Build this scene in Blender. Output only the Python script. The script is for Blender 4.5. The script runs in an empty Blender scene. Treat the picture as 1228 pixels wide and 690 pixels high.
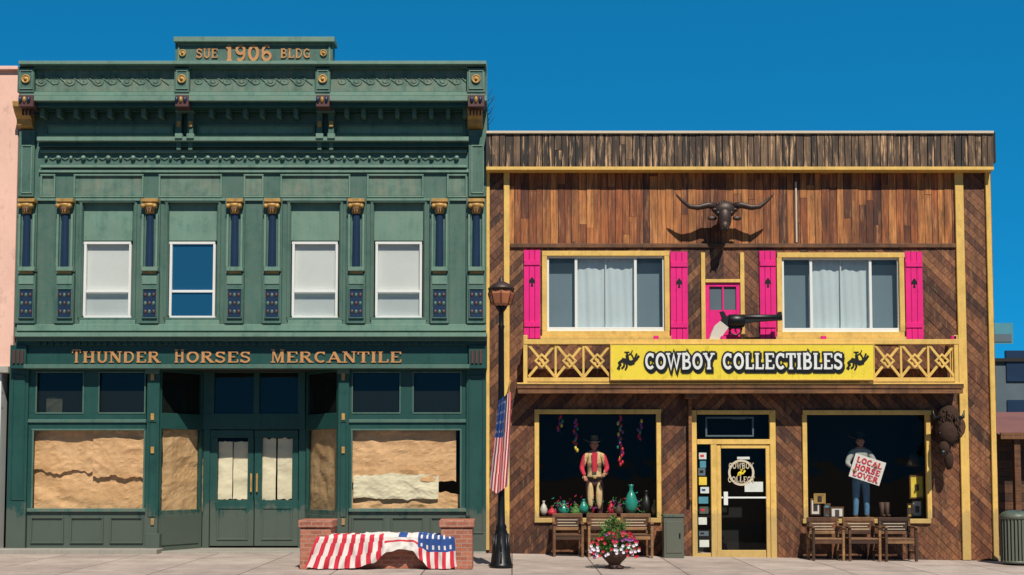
import bpy, math, random
from mathutils import Vector, noise, Matrix
random.seed(7)
rad=math.radians
sc=bpy.context.scene
# ---------------- camera helper: image pixels -> metres at a given depth ----------------
F=1450.;T=rad(3.3);S=.0892;CH=1.8;CD=25.
def ray(px,py):
    u=(px-614)/F; v=(345-py)/F+S
    return u, math.cos(T)-v*math.sin(T), math.sin(T)+v*math.cos(T)
def W(px,py,y=0.):
    a,b,c=ray(px,py); k=(y+CD)/b
    return a*k, CH+c*k
def gz(x): return -0.015*min(max(0,x+1),15)
def G(px,py):
    z=0.
    for i in range(5):
        a,b,c=ray(px,py); k=(z-CH)/c; z=gz(a*k)
    return a*k, b*k-CD, z
# ---------------- materials ----------------
def H(h,f=1.):
    h=h.lstrip('#'); o=[]
    for i in (0,2,4):
        c=int(h[i:i+2],16)/255.
        c=c/12.92 if c<=.04045 else ((c+.055)/1.055)**2.4
        o.append(min(c*f,.9))
    return tuple(o)+(1.,)
class NT:
    def __init__(s,name):
        s.m=bpy.data.materials.new(name); s.m.use_nodes=True; s.t=s.m.node_tree
        s.p=s.t.nodes['Principled BSDF']; s.out=s.t.nodes['Material Output']
        s.tc=s.t.nodes.new('ShaderNodeTexCoord').outputs['Object']
    def n(s,ty,**k):
        nd=s.t.nodes.new(ty)
        for a,b in k.items(): setattr(nd,a,b)
        return nd
    def l(s,a,b): s.t.links.new(a,b)
    def map(s,scale,rot=(0,0,0),src=None):
        m=s.n('ShaderNodeMapping'); m.inputs['Scale'].default_value=scale; m.inputs['Rotation'].default_value=rot
        s.l(src or s.tc,m.inputs['Vector']); return m.outputs[0]
    def noise(s,scale,detail=6,vec=None,rough=.6):
        n=s.n('ShaderNodeTexNoise'); n.inputs['Scale'].default_value=scale; n.inputs['Detail'].default_value=min(detail,5)
        n.inputs['Roughness'].default_value=rough
        s.l(vec or s.tc,n.inputs['Vector']); return n.outputs['Fac']
    def ramp(s,src,stops):
        r=s.n('ShaderNodeValToRGB'); e=r.color_ramp.elements
        while len(e)<len(stops): e.new(.5)
        for i,(p,c) in enumerate(stops):
            e[i].position=p; e[i].color=c if isinstance(c,tuple) else (c,c,c,1)
        s.l(src,r.inputs[0]); return r.outputs[0]
    def mix(s,fac,a,b,bt='MIX'):
        m=s.n('ShaderNodeMix',data_type='RGBA',blend_type=bt)
        for i,v in ((0,fac),(6,a),(7,b)):
            if hasattr(v,'links'): s.l(v,m.inputs[i])
            else: m.inputs[i].default_value=v
        return m.outputs[2]
    def bump(s,src,st,dist=.01):
        b=s.n('ShaderNodeBump'); b.inputs['Strength'].default_value=st; b.inputs['Distance'].default_value=dist
        s.l(src,b.inputs['Height']); s.l(b.outputs[0],s.p.inputs['Normal'])
def sc_(c,f): return tuple(min(x*f,.95) for x in c[:3])+(1,)
def paint(name,col,var=.2,rough=.5,dirt=None,da=.3,bump=.15,sc1=1.2,metal=0.,sc2=40):
    t=NT(name)
    a=t.ramp(t.noise(sc1,8),[(.32,0),(.68,1)])
    c=t.mix(a,sc_(col,1-var),sc_(col,1+var))
    if dirt:
        st=t.noise(1.,7,t.map((7,7,.7)),.7)
        pt=t.noise(3.5,9,None,.75)
        m=t.mix(.5,st,pt)
        f=t.ramp(m,[(.46,0),(.62,da)])
        c=t.mix(f,c,dirt)
        g=t.ramp(m,[(.36,.62),(.47,1.)])
        c=t.mix(1.,c,g,'MULTIPLY')
        sp=t.n('ShaderNodeSeparateXYZ'); t.l(t.tc,sp.inputs[0])
        ad=t.n('ShaderNodeMath',operation='MULTIPLY_ADD'); t.l(m,ad.inputs[0]); ad.inputs[1].default_value=-1.6; t.l(sp.outputs[2],ad.inputs[2])
        c=t.mix(t.ramp(ad.outputs[0],[(0.,.5),(.12,0.)]),c,H('#7c7264',.9))
    f2=t.noise(sc2,5)
    c=t.mix(.25,c,t.mix(f2,sc_(col,.6),sc_(col,1.4)))
    t.l(c,t.p.inputs['Base Color'])
    t.p.inputs['Roughness'].default_value=rough
    t.p.inputs['Metallic'].default_value=metal
    if bump: t.bump(f2,bump)
    return t.m
def wood(name,dark,mid,light,ang=0,grain=.6,streak=None,horizontal=False,sa=.85,stain=.7):
    t=NT(name)
    at=t.n('ShaderNodeAttribute',attribute_name='pc')
    add=t.n('ShaderNodeVectorMath',operation='MULTIPLY_ADD'); t.l(at.outputs['Color'],add.inputs[0]); add.inputs[1].default_value=(13,7,11); t.l(t.tc,add.inputs[2])
    r=t.n('ShaderNodeVectorRotate',rotation_type='Y_AXIS'); r.inputs['Angle'].default_value=ang
    t.l(add.outputs[0],r.inputs['Vector'])
    v=t.map((1.4,20,26) if horizontal else (26,20,1.4),src=r.outputs[0])
    g=t.noise(1.,8,v,.7)
    big=t.noise(.9,4)
    sep=t.n('ShaderNodeSeparateColor'); t.l(at.outputs['Color'],sep.inputs[0])
    base=t.ramp(sep.outputs[0],[(0,dark),(.45,mid),(1,light)])
    gg=t.ramp(g,[(.3,1-grain),(.55,1.),(.75,1+grain*.8)])
    c=t.mix(1.,base,gg,'MULTIPLY')
    bb=t.ramp(big,[(.3,.65),(.7,1.25)])
    c=t.mix(1.,c,bb,'MULTIPLY')
    s3=t.noise(1.,5,t.map((5,5,.8)),.75)
    c=t.mix(1.,c,t.ramp(s3,[(.38,1-stain),(.56,1.)]),'MULTIPLY')
    if streak:
        v2=t.map((14,14,1.2),src=add.outputs[0]); s2=t.noise(1.,6,v2,.7)
        c=t.mix(t.ramp(s2,[(.53,0),(.68,sa)]),c,streak)
    t.l(c,t.p.inputs['Base Color']); t.p.inputs['Roughness'].default_value=.62
    t.bump(g,.5,.006)
    return t.m
def plain(name,col,rough=.6,metal=0.,var=.15): return paint(name,col,var,rough,None,0,.08,5,metal)
def glass(name,tint=(.93,.95,.95,1),refl=.6,body=None,bf=0.):
    t=NT(name); t.t.nodes.remove(t.p)
    tr=t.n('ShaderNodeBsdfTransparent'); tr.inputs[0].default_value=tint
    gl=t.n('ShaderNodeBsdfGlossy'); gl.inputs['Roughness'].default_value=.03
    nz=t.noise(.9,2); b=t.n('ShaderNodeBump'); b.inputs['Strength'].default_value=.15; b.inputs['Distance'].default_value=.05
    t.l(nz,b.inputs['Height']); t.l(b.outputs[0],gl.inputs['Normal'])
    lw=t.n('ShaderNodeLayerWeight'); lw.inputs[0].default_value=.5
    pw=t.n('ShaderNodeMath',operation='POWER'); t.l(lw.outputs['Facing'],pw.inputs[0]); pw.inputs[1].default_value=5
    mu=t.n('ShaderNodeMath',operation='MULTIPLY_ADD',use_clamp=True); t.l(pw.outputs[0],mu.inputs[0]); mu.inputs[1].default_value=.9; mu.inputs[2].default_value=.03*refl
    base=tr.outputs[0]
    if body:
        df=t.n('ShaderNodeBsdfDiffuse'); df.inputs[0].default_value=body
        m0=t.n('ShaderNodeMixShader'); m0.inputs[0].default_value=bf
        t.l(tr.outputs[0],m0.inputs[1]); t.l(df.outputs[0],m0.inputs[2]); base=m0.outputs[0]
    m=t.n('ShaderNodeMixShader'); t.l(mu.outputs[0],m.inputs[0]); t.l(base,m.inputs[1]); t.l(gl.outputs[0],m.inputs[2])
    t.l(m.outputs[0],t.out.inputs[0]); return t.m
M={}
M['green']=paint('green_paint',H('#4a6b60',1.),.2,.5,H('#8a9080',.7),.4,.2,.9)
M['greenL']=paint('green_paint_pale_and_lit',H('#658677',1.05),.15,.55,H('#9aa290',.8),.45,.2,1.5)  # paler panel green; on moulding ledges it also paints in caught light
M['greenW']=paint('green_paint_weathered',H('#5c7a6c',.95),.3,.65,H('#9c9984',.8),.75,.3,3)
M['greenD']=paint('green_paint_dark',H('#204c46',.95),.2,.42,H('#4a665e',.65),.25,.2,1.)
M['greenDD']=paint('green_paint_deep',H('#17443e',.85),.2,.4,H('#405a50',.7),.2,.2,1.)  # deepest of the greens, for side and rear walls
M['navy']=paint('navy_paint',H('#1c3350',.9),.2,.4)
M['maroon']=paint('maroon_paint',H('#5a3a38',.9),.2,.5)
M['gold']=paint('gold_paint',H('#bb9250',1.),.3,.5,H('#4a3c26'),.45,.3,8,.1)
M['copper']=paint('copper_letter_paint',H('#c08a58',1.1),.15,.4,None,0,.1,6,.1)
M['white']=paint('white_paint',H('#e4e6e2'),.06,.4)
M['cream']=paint('cream_stucco',H('#cdbfa5'),.1,.8)
M['pink']=paint('pink_stucco',H('#edb8a6',1.1),.08,.85,H('#b98a7c'),.2,.35,1.)
M['yellow']=paint('yellow_paint',H('#e4b862',1.05),.12,.5,H('#8a6a38'),.45,.15,2.5)
M['signyel']=paint('sign_yellow',H('#f4cc40',1.1),.05,.35,H('#b59a30'),.15,.05,2.)
M['magenta']=paint('magenta_paint',H('#e01a78',1.15),.1,.45,H('#8a2058'),.25,.15,3)
M['black']=plain('black_paint',H('#141414'),.45)
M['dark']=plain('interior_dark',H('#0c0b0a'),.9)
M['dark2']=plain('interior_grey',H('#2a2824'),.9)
M['concrete']=paint('step_concrete',H('#a9a69c'),.15,.85,H('#6a665c'),.4,.4,2)
dk_=(H('#482818'),H('#70422a'),H('#93603c'))
M['diagA']=wood('diagonal_boards_a',*dk_,rad(45),.6,H('#c09468'),sa=.25,stain=.4)
M['diagB']=wood('diagonal_boards_b',*dk_,rad(-45),.6,H('#c09468'),sa=.25,stain=.4)
M['vert']=wood('vertical_boards',H('#5e2f18'),H('#9c5428'),H('#cc8444'),0,.65,H('#dca068'),sa=.4,stain=.55)
M['grey']=wood('weathered_boards',H('#2c221c'),H('#5c4532'),H('#86684c'),0,.75,H('#dcb084'),sa=.95,stain=.6)
M['hw']=wood('horizontal_wood',H('#3a2418'),H('#5e3c26'),H('#8a5c38'),0,.6,horizontal=True,stain=.4)
M['bench']=wood('bench_wood',H('#3a2418'),H('#6e4a30'),H('#a07850'),0,.5,horizontal=True,stain=.3)
M['glass']=glass('window_glass')
M['glassD']=glass('transom_glass',(.5,.54,.55,1),1.6,H('#262c28'),.5)
M['glassB']=glass('painted_reflection_glass',(.2,.3,.4,1),6.,H('#22587c'),.8)  # blue body colour paints in the reflection of the sky
M['glassU']=glass('upper_window_glass',(.9,.94,.95,1),1.4,H('#6a7a80'),.12)
M['iron']=paint('cast_iron',H('#16181a'),.2,.4,None,0,.1,5,.3)
M['bronze']=paint('bronze',H('#463630'),.3,.5,H('#241a16'),.5,.3,9,.3)
M['bone']=paint('pale_grip',H('#c9c2b4'),.1,.4)
M['skin']=plain('mannequin_skin',H('#b98264'),.5)
M['jeans']=paint('denim',H('#5b86a8'),.25,.85,None,0,.2,9)
M['shirt']=paint('grey_shirt',H('#a2a29c'),.2,.85,None,0,.2,9)
M['jacket']=paint('tan_jacket',H('#e0bc88'),.2,.8,H('#8a5c34'),.4,.2,9)
M['felt']=paint('hat_felt',H('#3a2c24'),.2,.85)
M['feltT']=paint('hat_felt_tan',H('#8a6a48'),.2,.85)
M['red']=paint('red_cloth',H('#c8283c'),.1,.8)
M['wcloth']=paint('white_cloth',H('#e0d6ce'),.06,.8)
M['blue']=paint('blue_cloth',H('#24498c'),.15,.8)
M['teal']=plain('teal_glaze',H('#2a8a78'),.25)
M['leaf']=plain('leaf',H('#4a7a30'),.6,0,.4)
M['fr']=plain('petal_red',H('#c0203a'),.6); M['fw']=plain('petal_white',H('#e0d4e4'),.6); M['fp']=plain('petal_purple',H('#8a3a8a'),.6); M['fy']=plain('petal_yellow',H('#e0c040'),.6)
M['terra']=paint('urn_stone',H('#4a3228'),.2,.7)
M['util']=paint('utility_green',H('#46584c'),.12,.5,H('#2c342e'),.3)
M['fur']=paint('bison_fur',H('#3a2418'),.4,.95,H('#1a100a'),.6,1.,14)
M['amber']=glass('lantern_glass',(.9,.55,.4,1),2,H('#c8805c'),.7)
M['slate']=paint('distant_grey_wall',H('#56656e'),.15,.8)
M['screen']=paint('insect_screen',H('#74868e'),.1,.8)
M['roofred']=paint('shed_roof',H('#7a5048'),.2,.7)
M['twig']=plain('twig',H('#3a3028'),.8)
M['sticker']=plain('paper_white',H('#cfd4cc'),.6)
M['sticker2']=plain('paper_teal',H('#4a8a9a'),.6)
def kraft():
    t=NT('kraft_paper')
    a=t.noise(1.2,5); c=t.ramp(a,[(.3,H('#c2915e',1.2)),(.7,H('#deb080',1.15))])
    f=t.noise(9,8,None,.7); c=t.mix(.3,c,t.ramp(f,[(.3,H('#9a6c44')),(.7,H('#e4be94'))]))
    t.l(c,t.p.inputs['Base Color']); t.p.inputs['Roughness'].default_value=.75; t.bump(f,.4,.02); return t.m
M['kraft']=kraft()
M['paperw']=paint('pale_paper',H('#e4d4b4'),.1,.8)
M['curtain']=paint('curtain',H('#d6e0e0'),.06,.9)
M['blind']=paint('blind',H('#f0f0ea'),.05,.7)
def brick():
    t=NT('brick'); s=t.n('ShaderNodeSeparateXYZ'); t.l(t.tc,s.inputs[0])
    ad=t.n('ShaderNodeMath',operation='ADD'); t.l(s.outputs[0],ad.inputs[0]); t.l(s.outputs[1],ad.inputs[1])
    cb=t.n('ShaderNodeCombineXYZ'); t.l(ad.outputs[0],cb.inputs[0]); t.l(s.outputs[2],cb.inputs[1])
    b=t.n('ShaderNodeTexBrick'); t.l(cb.outputs[0],b.inputs['Vector'])
    b.inputs['Scale'].default_value=1; b.inputs['Brick Width'].default_value=.21; b.inputs['Row Height'].default_value=.075; b.inputs['Mortar Size'].default_value=.008
    b.inputs['Color1'].default_value=H('#c07458'); b.inputs['Color2'].default_value=H('#94503c'); b.inputs['Mortar'].default_value=H('#a89080')
    c=t.mix(.3,b.outputs[0],t.ramp(t.noise(20,5),[(.3,H('#5a3028')),(.7,H('#c88a70'))]))
    t.l(c,t.p.inputs['Base Color']); t.p.inputs['Roughness'].default_value=.85; t.bump(b.outputs['Fac'],-.5,.01); return t.m
M['brick']=brick()
def walk():
    t=NT('sidewalk_concrete')
    b=t.n('ShaderNodeTexBrick'); t.l(t.tc,b.inputs['Vector']); b.offset=0
    b.inputs['Scale'].default_value=1; b.inputs['Brick Width'].default_value=1.5; b.inputs['Row Height'].default_value=1.5; b.inputs['Mortar Size'].default_value=.012
    b.inputs['Color1'].default_value=H('#b8a89c'); b.inputs['Color2'].default_value=H('#a8988e'); b.inputs['Mortar'].default_value=H('#5c5048')
    c=t.mix(1.,b.outputs[0],t.ramp(t.noise(1.5,9,None,.7),[(.3,.68),(.7,1.15)]),'MULTIPLY')
    c=t.mix(t.ramp(t.noise(60,3),[(.6,0),(.7,.4)]),c,H('#4a443e'))
    t.l(c,t.p.inputs['Base Color']); t.p.inputs['Roughness'].default_value=.9; t.bump(t.noise(80,4),.3,.005); return t.m
M['walk']=walk()
M['asphalt']=paint('asphalt',H('#3e3e40'),.2,.9,None,.3,.4,3)
M['earth']=paint('earth',H('#6a5c48'),.25,.95,None,.5,.4,.3)

# ---------------- builder ----------------
def empty(name):
    e=bpy.data.objects.new(name,None); sc.collection.objects.link(e); return e
class B:
    def __init__(s,name,parent=None,bevel=0): s.name=name;s.parent=parent;s.bevel=bevel;s.v=[];s.f=[];s.m=[];s.c=[];s.sm=[];s.mats=[]
    def add(s,vs,fs,mat,smooth=False,col=None):
        if mat not in s.mats: s.mats.append(mat)
        mi=s.mats.index(mat); o=len(s.v); s.v+=[tuple(v) for v in vs]
        if col is None: col=(random.random(),random.random(),random.random(),1)
        for f in fs: s.f.append([o+i for i in f]); s.m.append(mi); s.c.append(col); s.sm.append(smooth)
    def box(s,x0,x1,y0,y1,z0,z1,mat,col=None):
        vs=[(x,y,z) for z in (z0,z1) for y in (y0,y1) for x in (x0,x1)]
        s.add(vs,[(0,2,3,1),(4,5,7,6),(0,1,5,4),(2,6,7,3),(0,4,6,2),(1,3,7,5)],mat,False,col)
    def pb(s,a,b,c,d,y,th,mat):
        cx=(a+b)/2; cy=(c+d)/2
        s.box(W(a,cy,y)[0],W(b,cy,y)[0],y,y+th,W(cx,d,y)[1],W(cx,c,y)[1],mat)
    def frame(s,a,b,c,d,w,y,th,mat):
        s.pb(a,b,c,c+w,y,th,mat); s.pb(a,b,d-w,d,y,th,mat); s.pb(a,a+w,c+w,d-w,y+.001,th,mat); s.pb(b-w,b,c+w,d-w,y+.001,th,mat)
    def poly(s,pts,y,d,mat,col=None):
        n=len(pts); vs=[(p[0],y,p[1]) for p in pts]+[(p[0],y+d,p[1]) for p in pts]
        s.add(vs,[tuple(range(n)),tuple(range(2*n-1,n-1,-1))]+[(i,(i+1)%n,n+(i+1)%n,n+i) for i in range(n)],mat,False,col)
    def ppoly(s,pts,y,d,mat): s.poly([W(p[0],p[1],y) for p in pts],y,d,mat)
    def lathe(s,c,prof,mat,n=14,axis='z',a0=0,smooth=True):
        vs=[];fs=[];k=len(prof)
        for i in range(n):
            a=a0+2*math.pi*i/n
            for r,h in prof:
                p=(r*math.cos(a),r*math.sin(a),h)
                if axis=='y': p=(p[0],h,p[1])
                if axis=='x': p=(h,p[0],p[1])
                vs.append((c[0]+p[0],c[1]+p[1],c[2]+p[2]))
        for i in range(n):
            j=(i+1)%n
            for q in range(k-1): fs.append((i*k+q,j*k+q,j*k+q+1,i*k+q+1))
        fs.append(tuple(i*k for i in range(n))); fs.append(tuple(i*k+k-1 for i in range(n)))
        s.add(vs,fs,mat,smooth)
    def tube(s,pts,rr,mat,n=6,smooth=True):
        pts=[Vector(p) for p in pts]; 
        if not hasattr(rr,'__len__'): rr=[rr]*len(pts)
        vs=[];fs=[]
        for i,p in enumerate(pts):
            d=(pts[min(i+1,len(pts)-1)]-pts[max(i-1,0)]).normalized()
            up=Vector((0,1,0)) if abs(d.y)<.9 else Vector((1,0,0))
            a=d.cross(up).normalized(); b=d.cross(a)
            for k in range(n):
                t=2*math.pi*k/n; vs.append(p+(a*math.cos(t)+b*math.sin(t))*rr[i])
        for i in range(len(pts)-1):
            for k in range(n): fs.append((i*n+k,i*n+(k+1)%n,(i+1)*n+(k+1)%n,(i+1)*n+k))
        fs.append(tuple(range(n))); fs.append(tuple(range((len(pts)-1)*n,len(pts)*n)))
        s.add(vs,fs,mat,smooth)
    def ell(s,c,r,mat,n=10,m=7,rot=None):
        vs=[];fs=[]
        for j in range(m+1):
            p=math.pi*j/m
            for i in range(n):
                a=2*math.pi*i/n; v=Vector((r[0]*math.sin(p)*math.cos(a),r[1]*math.sin(p)*math.sin(a),r[2]*math.cos(p)))
                if rot: v=rot@v
                vs.append(v+Vector(c))
        for j in range(m):
            for i in range(n): fs.append((j*n+i,j*n+(i+1)%n,(j+1)*n+(i+1)%n,(j+1)*n+i))
        s.add(vs,fs,mat,True)
    def obox(s,p0,p1,s0,s1,z0,z1,o,t,mat):
        d=Vector((p1[0]-p0[0],p1[1]-p0[1])).normalized(); nn=Vector((-d.y,d.x))
        if nn.y>0: nn=-nn
        P=Vector(p0); q=[]
        for z in (z0,z1):
            for (a,b) in ((s0,o),(s1,o),(s1,o-t),(s0,o-t)):
                w=P+d*a+nn*b; q.append((w.x,w.y,z))
        s.add(q,[(0,1,2,3),(4,5,6,7),(0,1,5,4),(1,2,6,5),(2,3,7,6),(3,0,4,7)],mat)
    def grid(s,fn,nx,ny,mat,smooth=True,matfn=None):
        vs=[fn(i/nx,j/ny) for j in range(ny+1) for i in range(nx+1)]
        if not matfn:
            s.add(vs,[(j*(nx+1)+i,j*(nx+1)+i+1,(j+1)*(nx+1)+i+1,(j+1)*(nx+1)+i) for j in range(ny) for i in range(nx)],mat,smooth)
        else:
            g={}
            for j in range(ny):
                for i in range(nx): g.setdefault(matfn(i,j),[]).append((j*(nx+1)+i,j*(nx+1)+i+1,(j+1)*(nx+1)+i+1,(j+1)*(nx+1)+i))
            for mm,fs in g.items(): s.add(vs,fs,mm,smooth)
    def pane(s,a,b,c,d,y,mat):
        x0,x1,z0,z1=pr(a,b,c,d,y); s.add([(x0,y,z0),(x1,y,z0),(x1,y,z1),(x0,y,z1)],[(0,1,2,3)],mat)
    def wall(s,r,holes,y0,y1,mat):
        x0,x1,z0,z1=r
        for a,b,c,d in rects(r,holes): s.add([(a,y0,c),(b,y0,c),(b,y0,d),(a,y0,d)],[(0,1,2,3)],mat,False,(.5,.5,.5,1))
        for a,b,c,d in holes:
            for q in ([(a,c),(b,c)],[(b,c),(b,d)],[(b,d),(a,d)],[(a,d),(a,c)]):
                s.add([(q[0][0],y0,q[0][1]),(q[1][0],y0,q[1][1]),(q[1][0],y1,q[1][1]),(q[0][0],y1,q[0][1])],[(0,1,2,3)],mat)
    def build(s,top=False):
        me=bpy.data.meshes.new(s.name); me.from_pydata(s.v,[],s.f)
        for m in s.mats: me.materials.append(m)
        me.polygons.foreach_set('material_index',s.m); me.polygons.foreach_set('use_smooth',s.sm)
        import bmesh
        bm=bmesh.new(); bm.from_mesh(me); bmesh.ops.recalc_face_normals(bm,faces=bm.faces); bm.to_mesh(me); bm.free()
        at=me.attributes.new('pc','FLOAT_COLOR','FACE')
        at.data.foreach_set('color',[x for c in s.c for x in c])
        o=bpy.data.objects.new(s.name,me); sc.collection.objects.link(o)
        if s.parent: o.parent=s.parent
        if s.bevel:
            b=o.modifiers.new('bevel','BEVEL'); b.width=s.bevel; b.segments=1; b.limit_method='ANGLE'; b.angle_limit=rad(50)
        return o
def rects(r,holes):
    x0,x1,z0,z1=r
    xs=sorted({x0,x1}|{min(max(h[i],x0),x1) for h in holes for i in (0,1)}); out=[]
    for a,b in zip(xs,xs[1:]):
        if b-a<1e-4: continue
        m=(a+b)/2; hs=sorted([(h[2],h[3]) for h in holes if h[0]<m<h[1]]); z=z0
        for c,d in hs:
            if c>z: out.append((a,b,z,min(c,z1)))
            z=max(z,d)
        if z<z1: out.append((a,b,z,z1))
    return out
def clip(poly,r):
    x0,x1,z0,z1=r
    for ax,lim,sg in ((0,x0,1),(0,x1,-1),(1,z0,1),(1,z1,-1)):
        out=[]
        for i in range(len(poly)):
            p,q=poly[i-1],poly[i]; ip=(p[ax]-lim)*sg>=0; iq=(q[ax]-lim)*sg>=0
            if ip!=iq:
                t=(lim-p[ax])/(q[ax]-p[ax]); out.append((p[0]+(q[0]-p[0])*t,p[1]+(q[1]-p[1])*t))
            if iq: out.append(q)
        poly=out
        if len(poly)<3: return None
    return poly
def planks(b,r,holes,y,ang,w,mat,seed=0,gap=.007,lmax=3.):
    rng=random.Random(seed); ca,sa=math.cos(ang),math.sin(ang)
    cs=[(x*-sa+z*ca) for x in r[:2] for z in r[2:]]; cl=[(x*ca+z*sa) for x in r[:2] for z in r[2:]]
    t=min(cs); rr=rects(r,holes)
    while t<max(cs):
        ww=w*rng.uniform(.85,1.15); l=min(cl)-rng.uniform(0,lmax)
        while l<max(cl):
            ll=rng.uniform(.6,1.)*lmax; col=(rng.random(),rng.random(),rng.random(),1); off=rng.uniform(0,.012)
            P=[(u*ca-v*sa,u*sa+v*ca) for u,v in ((l,t),(l+ll-.004,t),(l+ll-.004,t+ww-gap),(l,t+ww-gap))]
            for q in rr:
                c=clip(P,q)
                if c: b.poly(c,y-off,.02+off,mat,col)
            l+=ll
        t+=ww
def pr(a,b,c,d,y=0):
    cx=(a+b)/2; cy=(c+d)/2
    return (W(a,cy,y)[0],W(b,cy,y)[0],W(cx,d,y)[1],W(cx,c,y)[1])
# ---------------- slab-serif stroke alphabet ----------------
def arc(cx,cy,rx,ry,a0,a1,n=12):
    return [(cx+rx*math.cos(rad(a0+(a1-a0)*i/n)),cy+ry*math.sin(rad(a0+(a1-a0)*i/n))) for i in range(n+1)]
K=.2;N=.1
FT={
'T':(.84,[([(.42,0),(.42,.93)],K),([(.03,.95),(.81,.95)],N),([(.07,.95),(.07,.72)],N),([(.77,.95),(.77,.72)],N)],[(.42,.04)]),
'H':(.95,[([(.2,0),(.2,1)],K),([(.75,0),(.75,1)],K),([(.2,.5),(.75,.5)],N)],[(.2,.04),(.2,.96),(.75,.04),(.75,.96)]),
'U':(.92,[([(.2,1),(.2,.34)]+arc(.46,.32,.26,.27,180,360,10)+[(.72,1)],.16)],[(.2,.96),(.72,.96)]),
'N':(.95,[([(.16,0),(.16,1)],N),([(.78,0),(.78,1)],N),([(.16,.97),(.78,.03)],K)],[(.16,.04),(.16,.96),(.78,.96)]),
'D':(.9,[([(.2,0),(.2,1)],K),([(.1,.95),(.4,.95)]+arc(.42,.5,.34,.45,85,-85,12)+[(.1,.05)],.13)],[]),
'E':(.82,[([(.2,0),(.2,1)],K),([(.06,.95),(.74,.95)],N),([(.06,.05),(.76,.05)],N),([(.2,.51),(.56,.51)],N),([(.72,.95),(.72,.74)],N),([(.74,.05),(.74,.28)],N)],[]),
'R':(.95,[([(.2,0),(.2,1)],K),([(.08,.95),(.45,.95)]+arc(.45,.74,.26,.21,90,-90,8)+[(.2,.52)],.13),([(.45,.5),(.8,.04)],K)],[(.2,.04),(.84,.04)]),
'O':(.92,[(arc(.46,.5,.34,.43,0,360,22),.17)],[]),
'0':(.8,[(arc(.4,.5,.27,.43,0,360,22),.17)],[]),
'S':(.78,[(arc(.38,.73,.25,.21,15,270,10)+arc(.38,.27,.27,.22,85,-165,10)[1:],.15),([(.64,.95),(.64,.72)],N),([(.1,.05),(.1,.28)],N)],[]),
'M':(1.1,[([(.16,0),(.16,1)],N),([(.93,0),(.93,1)],K),([(.16,.96),(.55,.1),(.93,.96)],.15)],[(.16,.04),(.93,.04),(.16,.96),(.93,.96)]),
'C':(.85,[(arc(.47,.5,.34,.43,48,312,18),.16),([(.7,.97),(.7,.72)],N)],[]),
'A':(.98,[([(.12,.03),(.49,.97)],N),([(.46,.97),(.84,.03)],K),([(.25,.34),(.72,.34)],N)],[(.12,.04),(.86,.04)]),
'I':(.42,[([(.21,0),(.21,1)],K)],[(.21,.04),(.21,.96)]),
'L':(.78,[([(.2,0),(.2,1)],K),([(.06,.05),(.72,.05)],N),([(.7,.05),(.7,.3)],N)],[(.2,.96)]),
'B':(.86,[([(.2,0),(.2,1)],K),([(.08,.95),(.42,.95)]+arc(.42,.74,.24,.21,90,-90,8)+[(.2,.52)],.13),([(.22,.51),(.45,.5)]+arc(.46,.275,.27,.225,88,-90,8)+[(.08,.05)],.13)],[]),
'W':(1.2,[([(.1,.97),(.36,.05),(.6,.9),(.84,.05),(1.1,.97)],.15)],[(.12,.96),(1.08,.96)]),
'Y':(.92,[([(.12,.97),(.46,.48)],.17),([(.8,.97),(.46,.48)],N),([(.46,.5),(.46,0)],K)],[(.14,.96),(.78,.96),(.46,.04)]),
'1':(.55,[([(.28,0),(.28,1)],K),([(.28,.95),(.08,.78)],N)],[(.28,.04)]),
'9':(.8,[(arc(.4,.7,.25,.25,0,360,16),.15),([(.65,.72)]+arc(.38,.4,.27,.35,20,-130,8),.14)],[]),
'6':(.8,[(arc(.4,.3,.25,.25,0,360,16),.15),([(.15,.28)]+arc(.42,.6,.27,.35,200,50,8),.14)],[]),
'G':(.9,[(arc(.47,.5,.34,.43,48,320,18),.16),([(.73,.05),(.73,.42)],.15),([(.52,.42),(.84,.42)],N)],[]),
'V':(.9,[([(.1,.97),(.46,.05),(.82,.97)],.15)],[(.12,.96),(.8,.96)]),
}
def ribbon2(pts,w,ext=0.):
    pts=[Vector(p) for p in pts]; closed=(pts[0]-pts[-1]).length<1e-4; L=[];R=[]
    n=len(pts)
    for i,p in enumerate(pts):
        if closed and i in (0,n-1): d0=(pts[n-1]-pts[n-2]).normalized(); d1=(pts[1]-pts[0]).normalized()
        else:
            d0=(p-pts[i-1]).normalized() if i>0 else None; d1=(pts[i+1]-p).normalized() if i<n-1 else None
            if d0 is None: d0=d1
            if d1 is None: d1=d0
        d=(d0+d1); d=d.normalized() if d.length>1e-3 else d0
        k=1/max(.5,d.dot(d0)); nn=Vector((-d.y,d.x))*w/2*k
        q=p.copy()
        if not closed and i==0: q=p-d*ext
        if not closed and i==n-1: q=p+d*ext
        L.append(q+nn);R.append(q-nn)
    return L,R
def putribbon(b,pts,w,y,d,mat,tf=lambda p:p,ext=0.):
    L,R=ribbon2(pts,w,ext); n=len(L); vs=[]
    for i in range(n):
        l=tf(L[i]);r=tf(R[i]); vs+= [(l[0],y,l[1]),(r[0],y,r[1]),(r[0],y+d,r[1]),(l[0],y+d,l[1])]
    fs=[]
    for i in range(n-1):
        o=4*i
        for k in range(4): fs.append((o+k,o+(k+1)%4,o+4+(k+1)%4,o+4+k))
    fs+=[(0,1,2,3),(4*n-4,4*n-3,4*n-2,4*n-1)]
    b.add(vs,fs,mat)
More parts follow.
